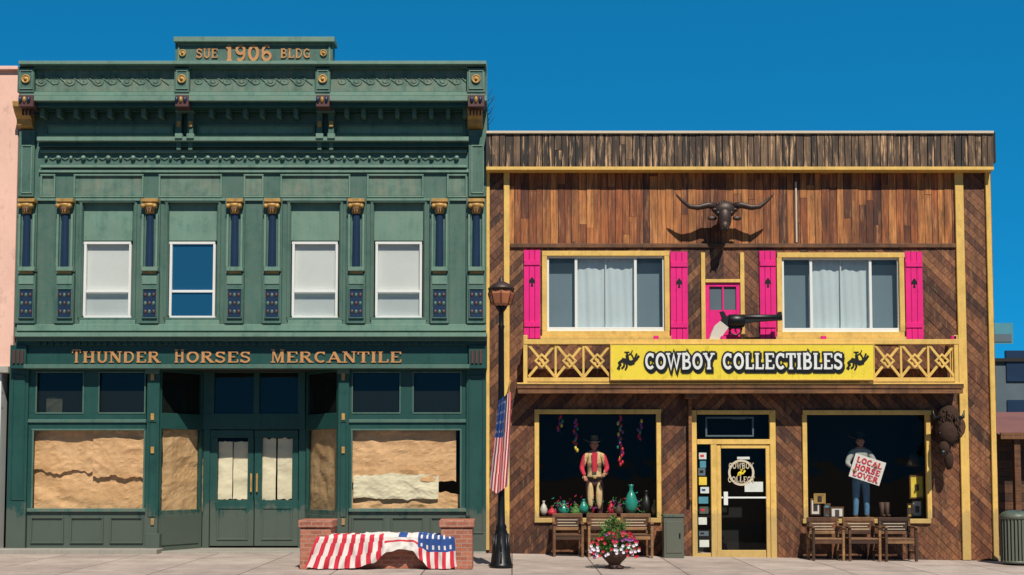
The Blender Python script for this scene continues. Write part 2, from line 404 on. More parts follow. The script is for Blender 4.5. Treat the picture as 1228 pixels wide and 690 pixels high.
def text(b,s,x0,x1,z0,z1,y,d,mat,grow=0.,wt=1.,dx=0,dz=0,sp=.55,gap=.06,tf0=None):
    adv=sum((FT[c][0]+gap) if c!=' ' else sp for c in s); sx=(x1-x0)/adv; sz=z1-z0; x=0; k=0
    for c in s:
        if c==' ': x+=sp; continue
        w,st,se=FT[c]
        def tf(p,x=x):
            q=(x0+(x+p[0])*sx+dx,z0+p[1]*sz+dz); return tf0(q) if tf0 else q
        for j,(pts,th) in enumerate(st+[([(a-.17,bb),(a+.17,bb)],.09) for a,bb in se]):
            putribbon(b,pts,th*wt+grow,y-.0011*(j%7),d,mat,tf,grow/2)
        x+=w+gap
# =========================================================
# GROUND
def strip(name,y0,y1,dz,mat,xs=(-400,-1,14,400),depth=None):
    b=B(name); vs=[]
    for x in xs: vs+=[(x,y0,gz(x)+dz),(x,y1,gz(x)+dz)]
    fs=[(2*i,2*i+2,2*i+3,2*i+1) for i in range(len(xs)-1)]
    b.add(vs,fs,mat)
    if depth:
        vs=[]
        for x in xs: vs+=[(x,y0,gz(x)+dz),(x,y0,gz(x)+dz-depth)]
        b.add(vs,fs,mat)
    return b.build()
strip('ground',-400,600,-.16,M['earth'])
strip('road',-18,-5.0,-.145,M['asphalt'])
strip('sidewalk',-5.0,1.5,0,M['walk'],depth=.16)
b=B('road_marking')
for x in range(-40,40,6): b.add([(x,-11.6,gz(x)-.139),(x+3,-11.6,gz(x+3)-.139),(x+3,-11.48,gz(x+3)-.139),(x,-11.48,gz(x)-.139)],[(0,1,2,3)],M['yellow'])
b.build()

# =========================================================
# GREEN MERCANTILE
P=empty('mercantile_building')
g,gL,gW,gD,gDD=M['green'],M['greenL'],M['greenW'],M['greenD'],M['greenDD']
XL=W(21,240)[0]; XR=W(584,240)[0]
body=B('side_and_rear_walls',P); ztop=W(300,80)[1]
body.box(XL+.02,XR-.03,3.2,14,-.3,ztop-.3,gDD)
body.box(XL+.02,XL+.2,.3,3.2,-.3,ztop-.3,gDD); body.box(XR-.2,XR-.03,.3,3.2,-.3,ztop-.3,gDD)
body.box(XL+.2,XR-.2,.3,3.2,ztop-.6,ztop-.4,gDD)
body.box(XL+.2,XR-.2,.3,3.2,W(300,402)[1],W(300,398)[1],M['dark'])
body.build()
wins=[(100,157),(203,258),(350,405),(450,506)]
holes=[pr(a-2,c+2,243,386) for a,c in wins]
w=B('upper_facade_wall',P)
w.wall((XL,XR,W(300,402)[1],W(300,76)[1]),holes,0,.35,g); w.build()
t=B('window_surrounds',P,.006)
wi=B('upper_windows',P,.004); gl=B('upper_window_panes',P); cu=B('window_blinds',P)
for k,(a,c) in enumerate(wins):
    t.pb(a-2,c+2,243,289,.09,.1,gL)
    t.pb(a-5,c+5,384,390,-.09,.2,gL); t.frame(a-6,c+6,240,384,3.,-.035,.05,g)
    wi.frame(a,c,290,382,3,.1,.08,M['white']); wi.pb(a+3,c-3,348,351,.09,.07,M['white'])
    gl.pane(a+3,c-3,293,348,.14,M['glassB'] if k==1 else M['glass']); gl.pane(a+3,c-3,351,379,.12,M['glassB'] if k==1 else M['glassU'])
    if k!=1:
        x0,x1,z0,z1=pr(a+2,c-2,292,382,.2)
        for i in range(36):
            z=z0+(z1-z0)*i/36
            cu.add([(x0,.2,z),(x1,.2,z),(x1,.19,z+(z1-z0)/36*.98),(x0,.19,z+(z1-z0)/36*.98)],[(0,1,2,3)],M['blind'])
        cu.box(x0,x1,.24,.25,z0,z1,M['blind'])
    else:
        cu.box(*pr(a,c,292,382,.5)[:2],.5,.52,*pr(a,c,292,382,.5)[2:],M['dark'])
wi.build();gl.build();cu.build()
def panel(a,c,d,e,y,mi,fr=g,w=2.,pro=.03):
    t.pb(a+w,c-w,d+w,e-w,y-.004,.02,mi); t.frame(a,c,d,e,w,y-pro,pro+.02,fr)
# frieze panels
for a,c in ((88,172),(190,266),(336,420),(440,508)): panel(a,c,209,237,0,gW,gL,2,.05)
for a,c in ((48,66),(292,316),(536,560)): panel(a,c,209,237,0,gW,gL,2,.05)
for a,c in ((54,208),(236,378),(404,558)): panel(a,c,149,163,0,gL,g,2,.05)
# mouldings
def mould(a,c,d,e,y,mat=g): t.pb(a,c,d,e,y,-y-.004,mat)
mould(22,583,73,77,-.50,gL); mould(24,581,77,82,-.40); mould(26,580,82,110,-.30,gW)
mould(24,582,110,115,-.38,gL); mould(22,584,115,121,-.54,gL); mould(24,582,121,128,-.44,gD)
mould(34,572,129,134,-.16,gD)
mould(44,562,164,169,-.24,gL); mould(46,562,169,176,-.13,gD); mould(48,560,180,183,-.06,gL); mould(48,560,198,201,-.10,gL); mould(46,562,203,207,-.06,gL)
mould(26,582,238,241,-.05,gL)
mould(20,583,389,397,-.10,gL); mould(18,584,399,404,-.42,gL); mould(19,584,404,409,-.32); mould(19,584,409,414,-.22,gD)
mould(30,561,414,437,-.17,gD); mould(28,563,437,442,-.28,g)
for i in range(64):
    a=44+i*8.1; t.pb(a,a+3.4,410,414,-.27,.06,gD)
# balls
orn=B('facade_ornament',P)
for i in range(34):
    px=56+i*14.9; x,z=W(px,190); orn.ell((x,-.035,z),(.055,.05,.05) if i%2 else (.035,.035,.045),gL,8,6)
    if i<33: orn.tube([(x+.06,-.015,z),(x+.13,-.03,z-.02),(x+.2,-.015,z)],.011,gL,5)
# scroll band
def scroll(px,py,y,r,sg):
    x,z=W(px,py,y); pts=[]
    for i in range(22):
        a=i*.5; rr=r*(1-i/26); pts.append((x+sg*rr*math.cos(a),y,z+sg*rr*math.sin(a)*.9))
    orn.tube(pts,[.014*(1-i/40) for i in range(22)],gW,5)
for i in range(31):
    px=50+i*17.2
    if abs(px-218)<14 or abs(px-388)<14: continue
    scroll(px,97,-.304,.13,1 if i%2 else -1)
    x,z=W(px+8.6,97,-.31); orn.tube([(x-.11,-.304,z+.09),(x,-.308,z),(x+.11,-.304,z-.09)],.011,gW,5)
# posts on parapet, discs, brackets
def disc(px,py,y,r):
    x,z=W(px,py,y); orn.lathe((x,y,z),[(r,.0),(r,-.02),(r*.8,-.03),(r*.7,-.015),(r*.35,-.015),(r*.3,-.04),(.001,-.045)],M['gold'],14,'y')
for c,ww in ((31,10),(218,9),(387,9),(571,11)):
    t.pb(c-ww,c+ww,80,111,-.40,.12,g); t.frame(c-ww+2,c+ww-2,84,107,1.5,-.42,.03,gL); disc(c,95,-.41,.095)
    t.pb(c-ww+1,c+ww-1,114,128,-.57,.3,M['maroon']); 
    for q in (-1,0,1): x,z=W(c+q*5,121,-.5); orn.ell((x,-.57,z),(.04,.05,.07),M['navy'] if q else M['gold'],8,6)
for c,ww in ((33,9),(570,9)):
    prof=[(-.40,128),(-.38,134),(-.30,140),(-.18,146),(-.14,153),(-.0,156)]
    x0=W(c-ww,140)[0];x1=W(c+ww,140)[0]; vs=[];
    for yy,pz in prof: z=W(c,pz)[1]; vs+=[(x0,yy,z),(x1,yy,z)]
    vs+=[(x0,0,W(c,128)[1]),(x1,0,W(c,128)[1])]
    n=len(vs)//2
    t.add(vs,[(2*i,2*i+1,(2*i+3)%(2*n),(2*i+2)%(2*n)) for i in range(n)]+[tuple(range(0,2*n,2)),tuple(range(1,2*n,2))],M['gold'])
    for q in (-6,-2,2,6): t.pb(c+q-1,c+q+1,130,138,-.41,.06,M['maroon'])
for c in (221,390):
    t.pb(c-11,c+11,129,134,-.30,.2,g); 
    for q in (-7,7):
        t.pb(c+q-3.5,c+q+3.5,134,160,-.18,.18,g); t.pb(c+q-2.4,c+q+2.4,145,152,-.22,.05,M['gold']); t.pb(c+q-4.5,c+q+4.5,160,166,-.27,.25,gL)
        t.pb(c+q-2.5,c+q+2.5,169,180,-.14,.13,g)
for i in range(26):
    a=50+i*20.3
    if min(abs(a-221),abs(a-390))<16: continue
    t.pb(a-2.5,a+2.5,129,140,-.30,.28,g)
# end pilasters (upper)
for a,c in ((22,41),(562,583)):
    t.pb(a,c,156,236,-.06,.056,g); t.frame(a+3,c-3,174,232,1.5,-.08,.03,gL)
# name block
nb=B('name_block',P,.006)
nb.pb(210,399,50,77,-.32,.3,g); nb.pb(208,401,44,50,-.42,.44,gL); nb.frame(213,396,52,76,2,-.34,.03,gL); nb.build()
disc(219,64,-.33,.075); disc(388,64,-.33,.075)
tx=B('gilt_lettering',P)
def ptext(s,a,c,d,e,y,mat,**k):
    x0,x1,z0,z1=pr(a,c,d,e,y); text(tx,s,x0,x1,z0,z1,y,.02,mat,**k)
ptext('SUE',235,262,58.5,69.5,-.345,M['copper'],wt=.9); ptext('1906',270,328,54,73,-.345,M['copper'],wt=1.15); ptext('BLDG',336,373,58.5,69.5,-.345,M['copper'],wt=.9)
for s,a,c,hh in (('T',86,98,1),('HUNDER',99,193,0),('H',209,222,1),('ORSES',223,302,0),('M',325,342,1),('ERCANTILE',343,483,0)):
    ptext(s,a,c,419 if hh else 421.5,435,-.195,M['copper'],wt=1.)
tx.build()
# pilasters with engaged columns
for c in (31,77,179,281,326,427,527,571):
    t.pb(c-12,c+12,238,388,-.06,.056,g)
    for q in (-1,1): t.pb(c+q*8.5-1.3,c+q*8.5+1.3,257,320,-.13,.08,gL)
    x,z0=W(c,320,-.08); z1=W(c,257,-.08)[1]
    n=24; vs=[]
    for k in range(n+1):
        a=math.pi*k/n+math.pi; rr=.085*(1-.10*(k%3==0)); 
        for zz,f in ((z0,1.),(z1,.88)): vs.append((x+rr*f*math.cos(a),-.06+rr*f*math.sin(a),zz))
    t.add(vs,[(2*k,2*k+2,2*k+3,2*k+1) for k in range(n)],M['navy'])
    t.pb(c-10,c+10,238,242,-.22,.18,M['gold']); t.pb(c-8,c+8,242,246,-.19,.15,M['gold'])
    zz=W(c,251,-.1)[1]
    orn.lathe((x,-.08,zz),[(.085,-.1),(.1,-.04),(.095,0),(.13,.05),(.15,.1)],M['gold'],12)
    for q in (-1,1): orn.lathe((x+q*.12,-.22,zz+.05),[(.045,.1),(.045,0),(.02,-.012)],M['gold'],10,'y')
    for q in (-1,0,1): orn.ell((x+q*.05,-.17,zz-.02),(.018,.03,.06),M['maroon'],6,5)
    t.pb(c-10,c+10,320,325,-.20,.17,gL); t.pb(c-8,c+8,325,328,-.15,.12,M['gold'])
    t.pb(c-11,c+11,328,388,-.13,.1,g); t.pb(c-9,c+9,331,341,-.145,.03,gL)
    t.pb(c-9,c+9,346,382,-.15,.03,M['navy']); t.frame(c-9,c+9,346,382,1.2,-.17,.04,g)
    for i in (-1,0,1):
        for j in (-1,0,1):
            xx,zz=W(c+i*5,364+j*10,-.15); r=.045
            m=M['maroon'] if (i+j)%2==0 else g
            orn.ell((xx,-.15,zz),(r*.8,.014,r),m,6,5)
orn.build()
# lower end bits of entablature
for a,c in ((12,31),(562,584)):
    t.pb(a,c,414,442,-.24,.2,gD)
    for q in range(3): t.pb(a+3+q*5,a+6+q*5,420,436,-.27,.04,M['maroon'])
# ---- storefront
zc=W(300,442)[1]
def col(a,c,y=-.06):
    t.pb(a,c,442,660,y,.3,gD); t.frame(a+2.5,c-2.5,505,620,1.3,y-.02,.03,gD)
    t.pb(a-1,c+1,442,448,y-.04,.1,g); t.pb(a-1,c+1,640,662,y-.04,.2,gD)
    for py in (452,500,540,626):
        t.pb((a+c)/2-2.,(a+c)/2+2.,py-4,py+4,y-.03,.04,M['gold'])
t.pb(9,32,442,662,-.06,.4,gD); t.frame(13,29,450,600,1.5,-.08,.03,gD)
t.pb(559,583,442,662,-.06,.4,gD); t.frame(562,580,450,640,1.5,-.08,.03,gD)
col(175,190); col(405,418)
def bay(a,c,trans,big,y=0):
    t.pb(a,c,442,446,y,.12,gD); t.pb(a,c,496,515,y,.14,gD); t.pb(a,c,503,507,y-.04,.05,g)
    t.pb(a,c,612,660,y,.16,gD); t.pb(a,c,610,614,y-.06,.11,g)
    xs=[a]+sorted(sum([[p,q] for p,q in trans],[]))+[c]
    for p,q in zip(xs[::2],xs[1::2]):
        if q-p>.5: t.pb(p,q,446,496,y+.001,.12,gD)
    for p,q in trans: t.frame(p-.5,q+.5,445.5,496.5,1.6,y-.014,.03,g)
    t.pb(a,big[0],515,612,y+.001,.12,gD); t.pb(big[1],c,515,612,y+.001,.12,gD); t.frame(big[0]-.5,big[1]+.5,514.5,612.5,2,y-.014,.03,g)
    n=3 if c-a>100 else 1
    for i in range(n):
        p=a+(c-a)*(i+.08)/n; q=a+(c-a)*(i+.92)/n; t.frame(p,q,620,652,2,y-.035,.045,gD)
bay(32,175,[(43,100),(118,174)],(38,173)); bay(418,559,[(422,480),(495,553)],(421,553))
sg=B('storefront_glass',P)
for a,c in ((43,100),(118,174),(422,480),(495,553)): sg.pane(a,c,446,496,.06,M['glassD'])
for a,c in ((38,173),(421,553)): sg.pane(a,c,515,612,.06,M['glass'])
# recessed entry
D=1.0
pL0=(W(190,560)[0],0.0); pL1=(W(243,560,D)[0],D); pR1=(W(366,560,D)[0],D); pR0=(W(405,560)[0],0.0)
zs=[W(300,p,.4)[1] for p in (442,447,496,515,612,662)]
for p0,p1 in ((pL0,pL1),(pR1,pR0)):
    L=(Vector(p1)-Vector(p0)).length
    t.obox(p0,p1,0,L,zs[5],zs[4],0,.1,gD); t.obox(p0,p1,0,L,zs[3],zs[2],0,.1,gD); t.obox(p0,p1,0,L,zs[1],zc+.02,0,.1,gD)
    for s0,s1 in ((0,.07),(L-.07,L)): t.obox(p0,p1,s0,s1,zs[4],zs[3],.002,.1,gD); t.obox(p0,p1,s0,s1,zs[2],zs[1],.002,.1,gD)
    t.obox(p0,p1,.1,L-.1,zs[5]+.15,zs[4]-.1,.02,.02,gD)
    sg.obox(p0,p1,.07,L-.07,zs[4],zs[3],-.05,.005,M['glass']); sg.obox(p0,p1,.07,L-.07,zs[2],zs[1],-.05,.005,M['glassD'])
# door wall
def dpb(a,c,d,e,y,th,m): t.pb(a,c,d,e,D+y,th,m)
dpb(243,366,440,447,0,.1,gD); 
dpb(243,366,496,515,0,.12,gD); dpb(243,257,447,496,0,.1,gD); dpb(304,311,447,496,0,.1,gD); dpb(357,366,447,496,0,.1,gD)
dpb(243,251,515,660,0,.12,gD); dpb(358,366,515,660,0,.12,gD)
for a,c in ((257,304),(311,357)): sg.pane(a,c,447,496,D+.05,M['glassD'])
for a,c in ((251.5,304),(305,357.5)):
    dpb(a,c,516,525,.03,.05,gD); dpb(a,c,600,655,.03,.05,gD); dpb(a,a+9,525,600,.031,.05,gD); dpb(c-7,c,525,600,.031,.05,gD)
    t.frame(a+8,c-7,608,648,2.5,D+.01,.03,gD)
    sg.pane(a+9,c-7,525,600,D+.06,M['glass'])
hd=B('door_handles',P)
for px in (301,308): hd.pb(px-1,px+1,568,590,D-.02,.03,M['gold'])
hd.build()
it=B('storefront_interior',P)
it.box(XL+.2,XR-.2,.16,3.0,zc+.005,zc+.1,M['dark2'])
it.box(pL0[0],pR0[0],-.0,.155,zc,zc+.12,gD)
it.box(XL+.2,XR-.2,3.0,3.1,-.2,zc,M['dark']); 
it.box(XL+.2,pL0[0],.2,3.0,-.1,.05,M['dark2']); it.box(pR0[0],XR-.2,.2,3.0,-.1,.05,M['dark2'])
it.build()
t.build(); sg.build()
# paper coverings
pp=B('kraft_paper_covering',P)
def paper(p0,p1,z0,z1,mat,seed,jt=.04,jb=.04,sag=0.,nx=44,ny=30,amp=.02):
    o=Vector((seed*13.7,seed*3.1,0))
    d=Vector((p1[0]-p0[0],p1[1]-p0[1])); nn=Vector((-d.y,d.x)).normalized()
    if nn.y>0: nn=-nn
    def fn(u,v):
        a=z0+jb*(noise.noise(Vector((u*4,seed,0)))+.5*noise.noise(Vector((u*15,seed,3))))
        c=z1+jt*(noise.noise(Vector((u*3.3,seed,9)))+.5*noise.noise(Vector((u*17,seed,5))))-sag*(math.sin(u*math.pi))
        z=a+(c-a)*v; q=Vector((u*d.length,z*1.3,0))+o
        h=0
        for k,f in ((1.1,1.4),(.6,3.9),(.35,8)):
            h+=k*(1-2*abs(noise.noise(q*f)))
        h*=amp
        h+=.012*math.sin(u*d.length*6+noise.noise(q*1.3)*6)
        return (p0[0]+d.x*u+nn.x*h,p0[1]+d.y*u+nn.y*h,z)
    pp.grid(fn,nx,ny,mat,False)
def ppaper(a,c,d,e,y,mat,seed,**k):
    x0,x1,z0,z1=pr(a,c,d,e,y); paper((x0,y),(x1,y),z0,z1,mat,seed,**k)
k_=M['kraft']
ppaper(36,122,515,566,.18,k_,1,jb=.1,jt=.04); ppaper(112,175,516,572,.15,k_,2,jb=.1,jt=.06); ppaper(36,175,554,616,.235,k_,3,jt=.1,jb=.0)
ppaper(418,547,515,578,.18,k_,4,jt=.04,jb=.12); ppaper(424,526,569,598,.16,M['paperw'],5,jt=.1,jb=.06); ppaper(418,556,592,614,.24,k_,6,jt=.12); ppaper(418,500,560,614,.26,k_,9)
for p0,p1,sd in ((pL0,pL1,7),(pR1,pR0,8)): paper((p0[0],p0[1]+.22),(p1[0],p1[1]+.22),zs[4]-.05,zs[3]+.02,k_,sd,nx=20)
ppaper(262,279,530,599,D+.12,M['paperw'],11,nx=8,amp=.01); ppaper(280,298,530,599,D+.14,M['paperw'],12,nx=8,amp=.01)
ppaper(315,331,526,600,D+.12,M['paperw'],13,nx=8,amp=.01); ppaper(333,352,526,599,D+.14,M['paperw'],14,nx=8,amp=.01)
ppaper(56,75,477,496,.2,M['paperw'],15,nx=6,ny=6); ppaper(520,545,470,495,.4,M['dark2'],16,nx=6,ny=6)
pp.build()
st=B('threshold_step',P,.01)
x0=W(-20,660)[0]; st.box(x0,W(187,660,-.5)[0],-.45,.0,-.1,.10,M['concrete']); st.box(W(187,660)[0]+.01,W(583,660)[0],-.12,1.2,-.1,.03,M['concrete']); st.build()

# =========================================================
# LEFT NEIGHBOUR
P=empty('pink_stucco_building')
b=B('walls',P,.01); xl=-22
zt=W(5,85)[1]; zm=W(5,441)[1]
b.box(xl,XL-.02,.0,13,zm,zt,M['pink']); b.box(xl,XL-.03,-.08,.3,zt,zt+.08,M['pink'])
b.box(xl,XL-.05,-.15,.1,zm-.12,zm+.02,M['concrete'])
b.box(xl,XL-.3,.02,.3,-.2,W(0,545)[1],M['cream']); b.box(xl,XL-.05,.5,.6,0,zm-.1,M['dark'])
for pz in (450,470,488): z=W(0,pz)[1]; b.box(xl,XL-.24,.03,.1,z-.05,z,M['white'])
for x in (XL-.6,XL-2,XL-3.5): b.box(x,x+.1,.02,.12,0,zm-.12,M['white'])
b.box(XL-.35,XL-.24,-.02,.3,-.2,zm-.12,M['white']); b.build()

# =========================================================
# WESTERN STORE
P=empty('western_store_building')
CL=W(585,350)[0]; CR=W(1193,430)[0]
zt=W(880,158)[1]; zb=-.35
ylw=M['yellow']
zd=W(880,295)[1]
upw=[(650,803,301,403),(932,1085,303,404)]
UH=[pr(a+4,c-4,d+4,e-4) for a,c,d,e in upw]
LW=[(641,793,491,627),(963,1117,492,628)]
LH=[pr(a+4,c-4,d+4,e-4) for a,c,d,e in LW]
DH=pr(834,929,494,672)
bk=B('backing_walls',P)
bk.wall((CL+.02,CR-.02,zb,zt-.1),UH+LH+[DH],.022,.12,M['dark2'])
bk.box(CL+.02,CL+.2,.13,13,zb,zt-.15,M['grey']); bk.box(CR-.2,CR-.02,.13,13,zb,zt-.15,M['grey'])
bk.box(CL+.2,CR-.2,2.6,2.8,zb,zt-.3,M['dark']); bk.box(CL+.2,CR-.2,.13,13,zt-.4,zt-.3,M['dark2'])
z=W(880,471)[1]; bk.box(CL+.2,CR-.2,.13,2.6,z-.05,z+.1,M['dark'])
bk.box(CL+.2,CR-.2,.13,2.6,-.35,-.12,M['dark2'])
bk.build()
zp=W(880,203)[1]
pl=B('board_cladding',P)
xa=W(609,350)[0]; xb=W(1151,350)[0]; xm=W(868,350)[0]
planks(pl,(xa,xb,zd,zp),[],0,rad(90),.15,M['vert'],1,lmax=3.4,gap=.009)
CH_=[pr(846,892,340,412)]
zf=W(880,471)[1]
planks(pl,(xa,xm,zf,zd),UH+CH_,0,rad(45),.125,M['diagA'],2)
planks(pl,(xm,xb,zf,zd),UH+CH_,0,rad(-45),.125,M['diagB'],3)
planks(pl,(xa,xm,zb,zf),LH+[DH],0,rad(45),.125,M['diagA'],4)
planks(pl,(xm,xb,zb,zf),LH+[DH],0,rad(-45),.125,M['diagB'],5)
planks(pl,(CL,xa,zb,zp),[],-.004,rad(45),.125,M['diagA'],6)
planks(pl,(xb,CR,zb,zp),[],-.004,rad(-45),.125,M['diagB'],7)
pl.build()
pa=B('parapet_boards',P)
planks(pa,(W(583,180,-.25)[0],W(1191,180,-.25)[0],W(880,200,-.25)[1],W(880,160,-.25)[1]),[],-.25,rad(90),.14,M['grey'],8,gap=.018,lmax=4)
pa.box(W(585,180)[0],W(1189,180)[0],-.22,-.02,W(880,198)[1],W(880,162)[1],M['dark2'])
pa.build()
tr=B('yellow_trim',P,.006)
tr.pb(583,1192,157,160,-.3,.34,M['cream']); tr.pb(583,1192,200,204,-.28,.27,ylw)
tr.pb(604,611,205,665,-.07,.066,ylw); tr.pb(1150,1160,205,672,-.07,.066,ylw); tr.pb(1187,1193,205,672,-.07,.066,ylw)
tr.pb(583,587,205,660,-.05,.046,ylw)
hb=B('timber_bands',P,.006)
hb.pb(612,1149,292,297,-.05,.046,M['hw'])
tr.pb(954,956,218,291,-.03,.026,M['cream'])
# upper windows
gl=B('window_panes',P); wf=B('window_frames',P,.004); cu=B('curtains',P)
for (a,c,d,e) in upw:
    tr.frame(a,c,d,e,6,-.06,.1,ylw); tr.pb(a-2,c+2,e,e+4,-.1,.12,ylw)
    wf.frame(a+6,c-6,d+6,e-8,2.4,.0,.08,M['white'])
    iw=c-a-16; p1=a+8+iw*.24; p2=a+8+iw*.76
    for p in (p1,p2): wf.pb(p-1.6,p+1.6,d+8.4,e-10.4,.005,.07,M['white'])
    gl.pane(a+8,c-8,d+8,e-10,.05,M['glassU'])
    x0,x1,z0,z1=pr(p1+1,p2-1,d+8,e-8,.12)
    cu.grid(lambda u,v:(x0+(x1-x0)*u,.13+.007*math.sin(u*48+2*v)+.01*math.sin(u*17+v),z0+(z1-z0)*v),110,6,M['curtain'])
    cu.box(*pr(a+5,c-5,d+5,e-5,.2)[:2],.2,.21,*pr(a+5,c-5,d+5,e-5,.2)[2:],M['screen'])
    pm=(p1+p2)/2; wf.pb(pm-.8,pm+.8,d+8.4,e-10.4,.07,.02,M['white'])
    wf.pb(a+6,c-6,e-8,e-5,-.0,.1,M['white'])
sh=B('window_shutters',P,.005)
for a,c,d,e in ((628,648,300,406),(804,825,302,407),(911,931,301,407),(1086,1107,302,407)):
    n=3
    for i in range(n): p=a+(c-a)*i/n; sh.pb(p+.25,a+(c-a)*(i+1)/n-.25,d,e,-.05,.045,M['magenta'])
    sh.pb(a+.6,c-.6,d+12,d+18,-.07,.02,M['magenta']); sh.pb(a+.6,c-.6,e-20,e-14,-.07,.02,M['magenta'])
    m=(a+c)/2; k=(d+e)/2-16
    sh.ppoly([(m,k-5),(m+3,k-1),(m+4,k+3),(m+1,k+2.5),(m+1.5,k+7),(m-1.5,k+7),(m-1,k+2.5),(m-4,k+3),(m-3,k-1)],-.054,.003,M['black'])
sh.build()
# balcony door + panel
tr.pb(841,846,303,410,-.06,.08,ylw); tr.pb(888,893,303,410,-.06,.08,ylw); tr.pb(846,888,335,339,-.06,.08,ylw)
bd=B('balcony_door',P,.004)
bd.frame(846,888,339,412,5,-.02,.05,M['magenta']); bd.pb(851,883,372,407,-.01,.03,M['magenta'])
bd.pb(866,868,344,372,-.01,.03,M['magenta']); bd.pb(851,883,344,372,.02,.01,M['slate']); bd.build()
# balcony
YB=-.5
ba=B('balcony',P,.005)
ba.pb(620,1156,461,466,YB-.02,-YB+.0,M['hw']); ba.pb(621,1155,466.5,472,YB+.0,.08,M['hw'])
ba.pb(620,1156,459,461,YB-.04,-YB+.02,ylw)
for i in range(12): a=630+i*46; ba.pb(a,a+4,466,472,YB+.09,-YB-.1,M['hw'])
ba.pb(628,1150,407,413,YB-.03,.1,ylw); ba.pb(628,1150,453,458,YB-.01,.05,ylw)
for q in (630,1147): ba.pb(q-2.5,q+2.5,402,460,YB-.02,.09,ylw)
for q in (787,868,988,1144): ba.pb(q-3,q+3,403,407,YB-.02,.08,M['magenta'])
for a,c in ((633,733),(1048,1146)):
    n=3; s_=(c-a)/n
    for i in range(n):
        p=a+i*s_; q=p+s_
        P0=W(p+1,414,YB);P1=W(q-1,452,YB);P2=W(q-1,414,YB);P3=W(p+1,452,YB)
        putribbon(ba,[P0,P1],.055,YB,.02,ylw); putribbon(ba,[P2,P3],.055,YB+.022,.02,ylw)
        mm_=((P0[0]+P1[0])/2,(P0[1]+P1[1])/2); r_=.13
        putribbon(ba,[(mm_[0]+r_,mm_[1]),(mm_[0],mm_[1]+r_),(mm_[0]-r_,mm_[1]),(mm_[0],mm_[1]-r_),(mm_[0]+r_,mm_[1])],.04,YB-.012,.02,ylw)
        ba.pb(q-1.3 if i<n-1 else q-2,q+1.3 if i<n-1 else q,413,453,YB+.0,.045,ylw)
for q in (630,1147):
    x=W(q,430,YB)[0]
    for pz in (410,455): z=W(q,pz,YB)[1]; ba.box(x-.03,x+.03,YB+.07,-.005,z-.04,z+.04,ylw)
    for k in range(3): z0=W(q,453,YB)[1];z1=W(q,413,YB)[1]; ba.box(x-.02,x+.02,YB+.12+k*.12,YB+.15+k*.12,z0,z1,ylw)
ba.build()
# lower storefront
for (a,c,d,e) in LW:
    tr.frame(a,c,d,e,5.5,-.06,.1,ylw); gl.pane(a+5,c-5,d+5,e-5,.04,M['glass'])
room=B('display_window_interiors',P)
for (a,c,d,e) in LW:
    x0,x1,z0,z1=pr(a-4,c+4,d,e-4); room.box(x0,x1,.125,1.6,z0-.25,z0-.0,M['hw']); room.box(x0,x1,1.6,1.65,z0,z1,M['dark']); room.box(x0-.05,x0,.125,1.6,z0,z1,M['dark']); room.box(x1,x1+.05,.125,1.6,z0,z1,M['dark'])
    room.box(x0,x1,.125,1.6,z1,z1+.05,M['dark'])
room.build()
# entrance
tr.pb(830,836,492,670,-.06,.1,ylw); tr.pb(924,931,492,672,-.06,.1,ylw); tr.pb(836,924,492,497,-.06,.1,ylw); tr.pb(836,924,527,533,-.055,.1,ylw)
tr.pb(853,860,533,670,-.05,.1,ylw); tr.pb(836,853,664,671,-.05,.1,ylw)
tr.pb(860,865,534,671,-.03,.06,ylw); tr.pb(919,924,534,671,-.03,.06,ylw); tr.pb(865,919,533,538,-.03,.06,ylw); tr.pb(865,919,660,671,-.03,.06,ylw)
wf.frame(846,904,500,524,2,.03,.03,M['slate']); wf.pb(878,894,500,503,.02,.01,M['slate'])
wf.pb(865,919,596,598,-.02,.03,M['white']); wf.pb(868,873,590,606,-.05,.03,M['white'])
gl.pane(836,924,497,527,.02,M['glass']); gl.pane(836,853,533,664,.02,M['glass']); gl.pane(865,919,538,660,.0,M['glass'])
tr.build(); wf.build(); gl.build(); cu.build(); hb.build()
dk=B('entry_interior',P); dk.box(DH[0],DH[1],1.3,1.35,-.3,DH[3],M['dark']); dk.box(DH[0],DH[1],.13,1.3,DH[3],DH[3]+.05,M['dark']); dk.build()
ps=B('doorway_posts',P,.006); ps.pb(826,830,475,600,-.16,.1,M['hw']); ps.pb(822,838,472,478,-.4,.38,M['hw']); ps.build()
dec=B('door_decals',P)
x,z=W(889,567,-.01)
dec.lathe((x,-.008,z),[(.27,.004),(.27,0),(.225,-.0),(.225,.004)],M['cream'],28,'y',smooth=False)
text(dec,'COWBOY',x-.26,x+.26,z+.08,z+.2,-.014,.004,M['cream']); text(dec,'COLLECT',x-.28,x+.28,z-.2,z-.08,-.014,.004,M['cream'])
rs=random.Random(3)
def bronco(b,cx,cz,s,y,mat,fl=1):
    def R(pts,w,k=0): putribbon(b,[(cx+fl*p[0]*s,cz+p[1]*s) for p in pts],w*s,y-.0007*k,.004,mat)
    R([(-.35,.05),(-.1,.0),(.15,-.12),(.35,-.05)],.26,0); R([(-.3,.05),(-.48,-.1),(-.42,-.28)],.15,1); R([(-.42,-.2),(-.55,-.4),(-.45,-.46)],.12,2)
    R([(.33,-.05),(.5,.12),(.62,.3)],.13,3); R([(.3,.0),(.42,.22),(.5,.42)],.1,4); R([(.35,.05),(.25,.3),(.15,.42)],.06,5)
    R([(-.2,-.05),(-.22,-.3),(-.35,-.42)],.1,6); R([(-.1,-.05),(-.05,-.32),(-.15,-.5)],.1,3); R([(0,.05),(-.05,.35)],.16,2); R([(-.05,.4),(-.05,.5)],.13,1); R([(-.2,.5),(.1,.5)],.05,0); R([(-.03,.3),(.2,.45),(.25,.6)],.06,5); R([(0,.05),(.1,-.2)],.09,6)
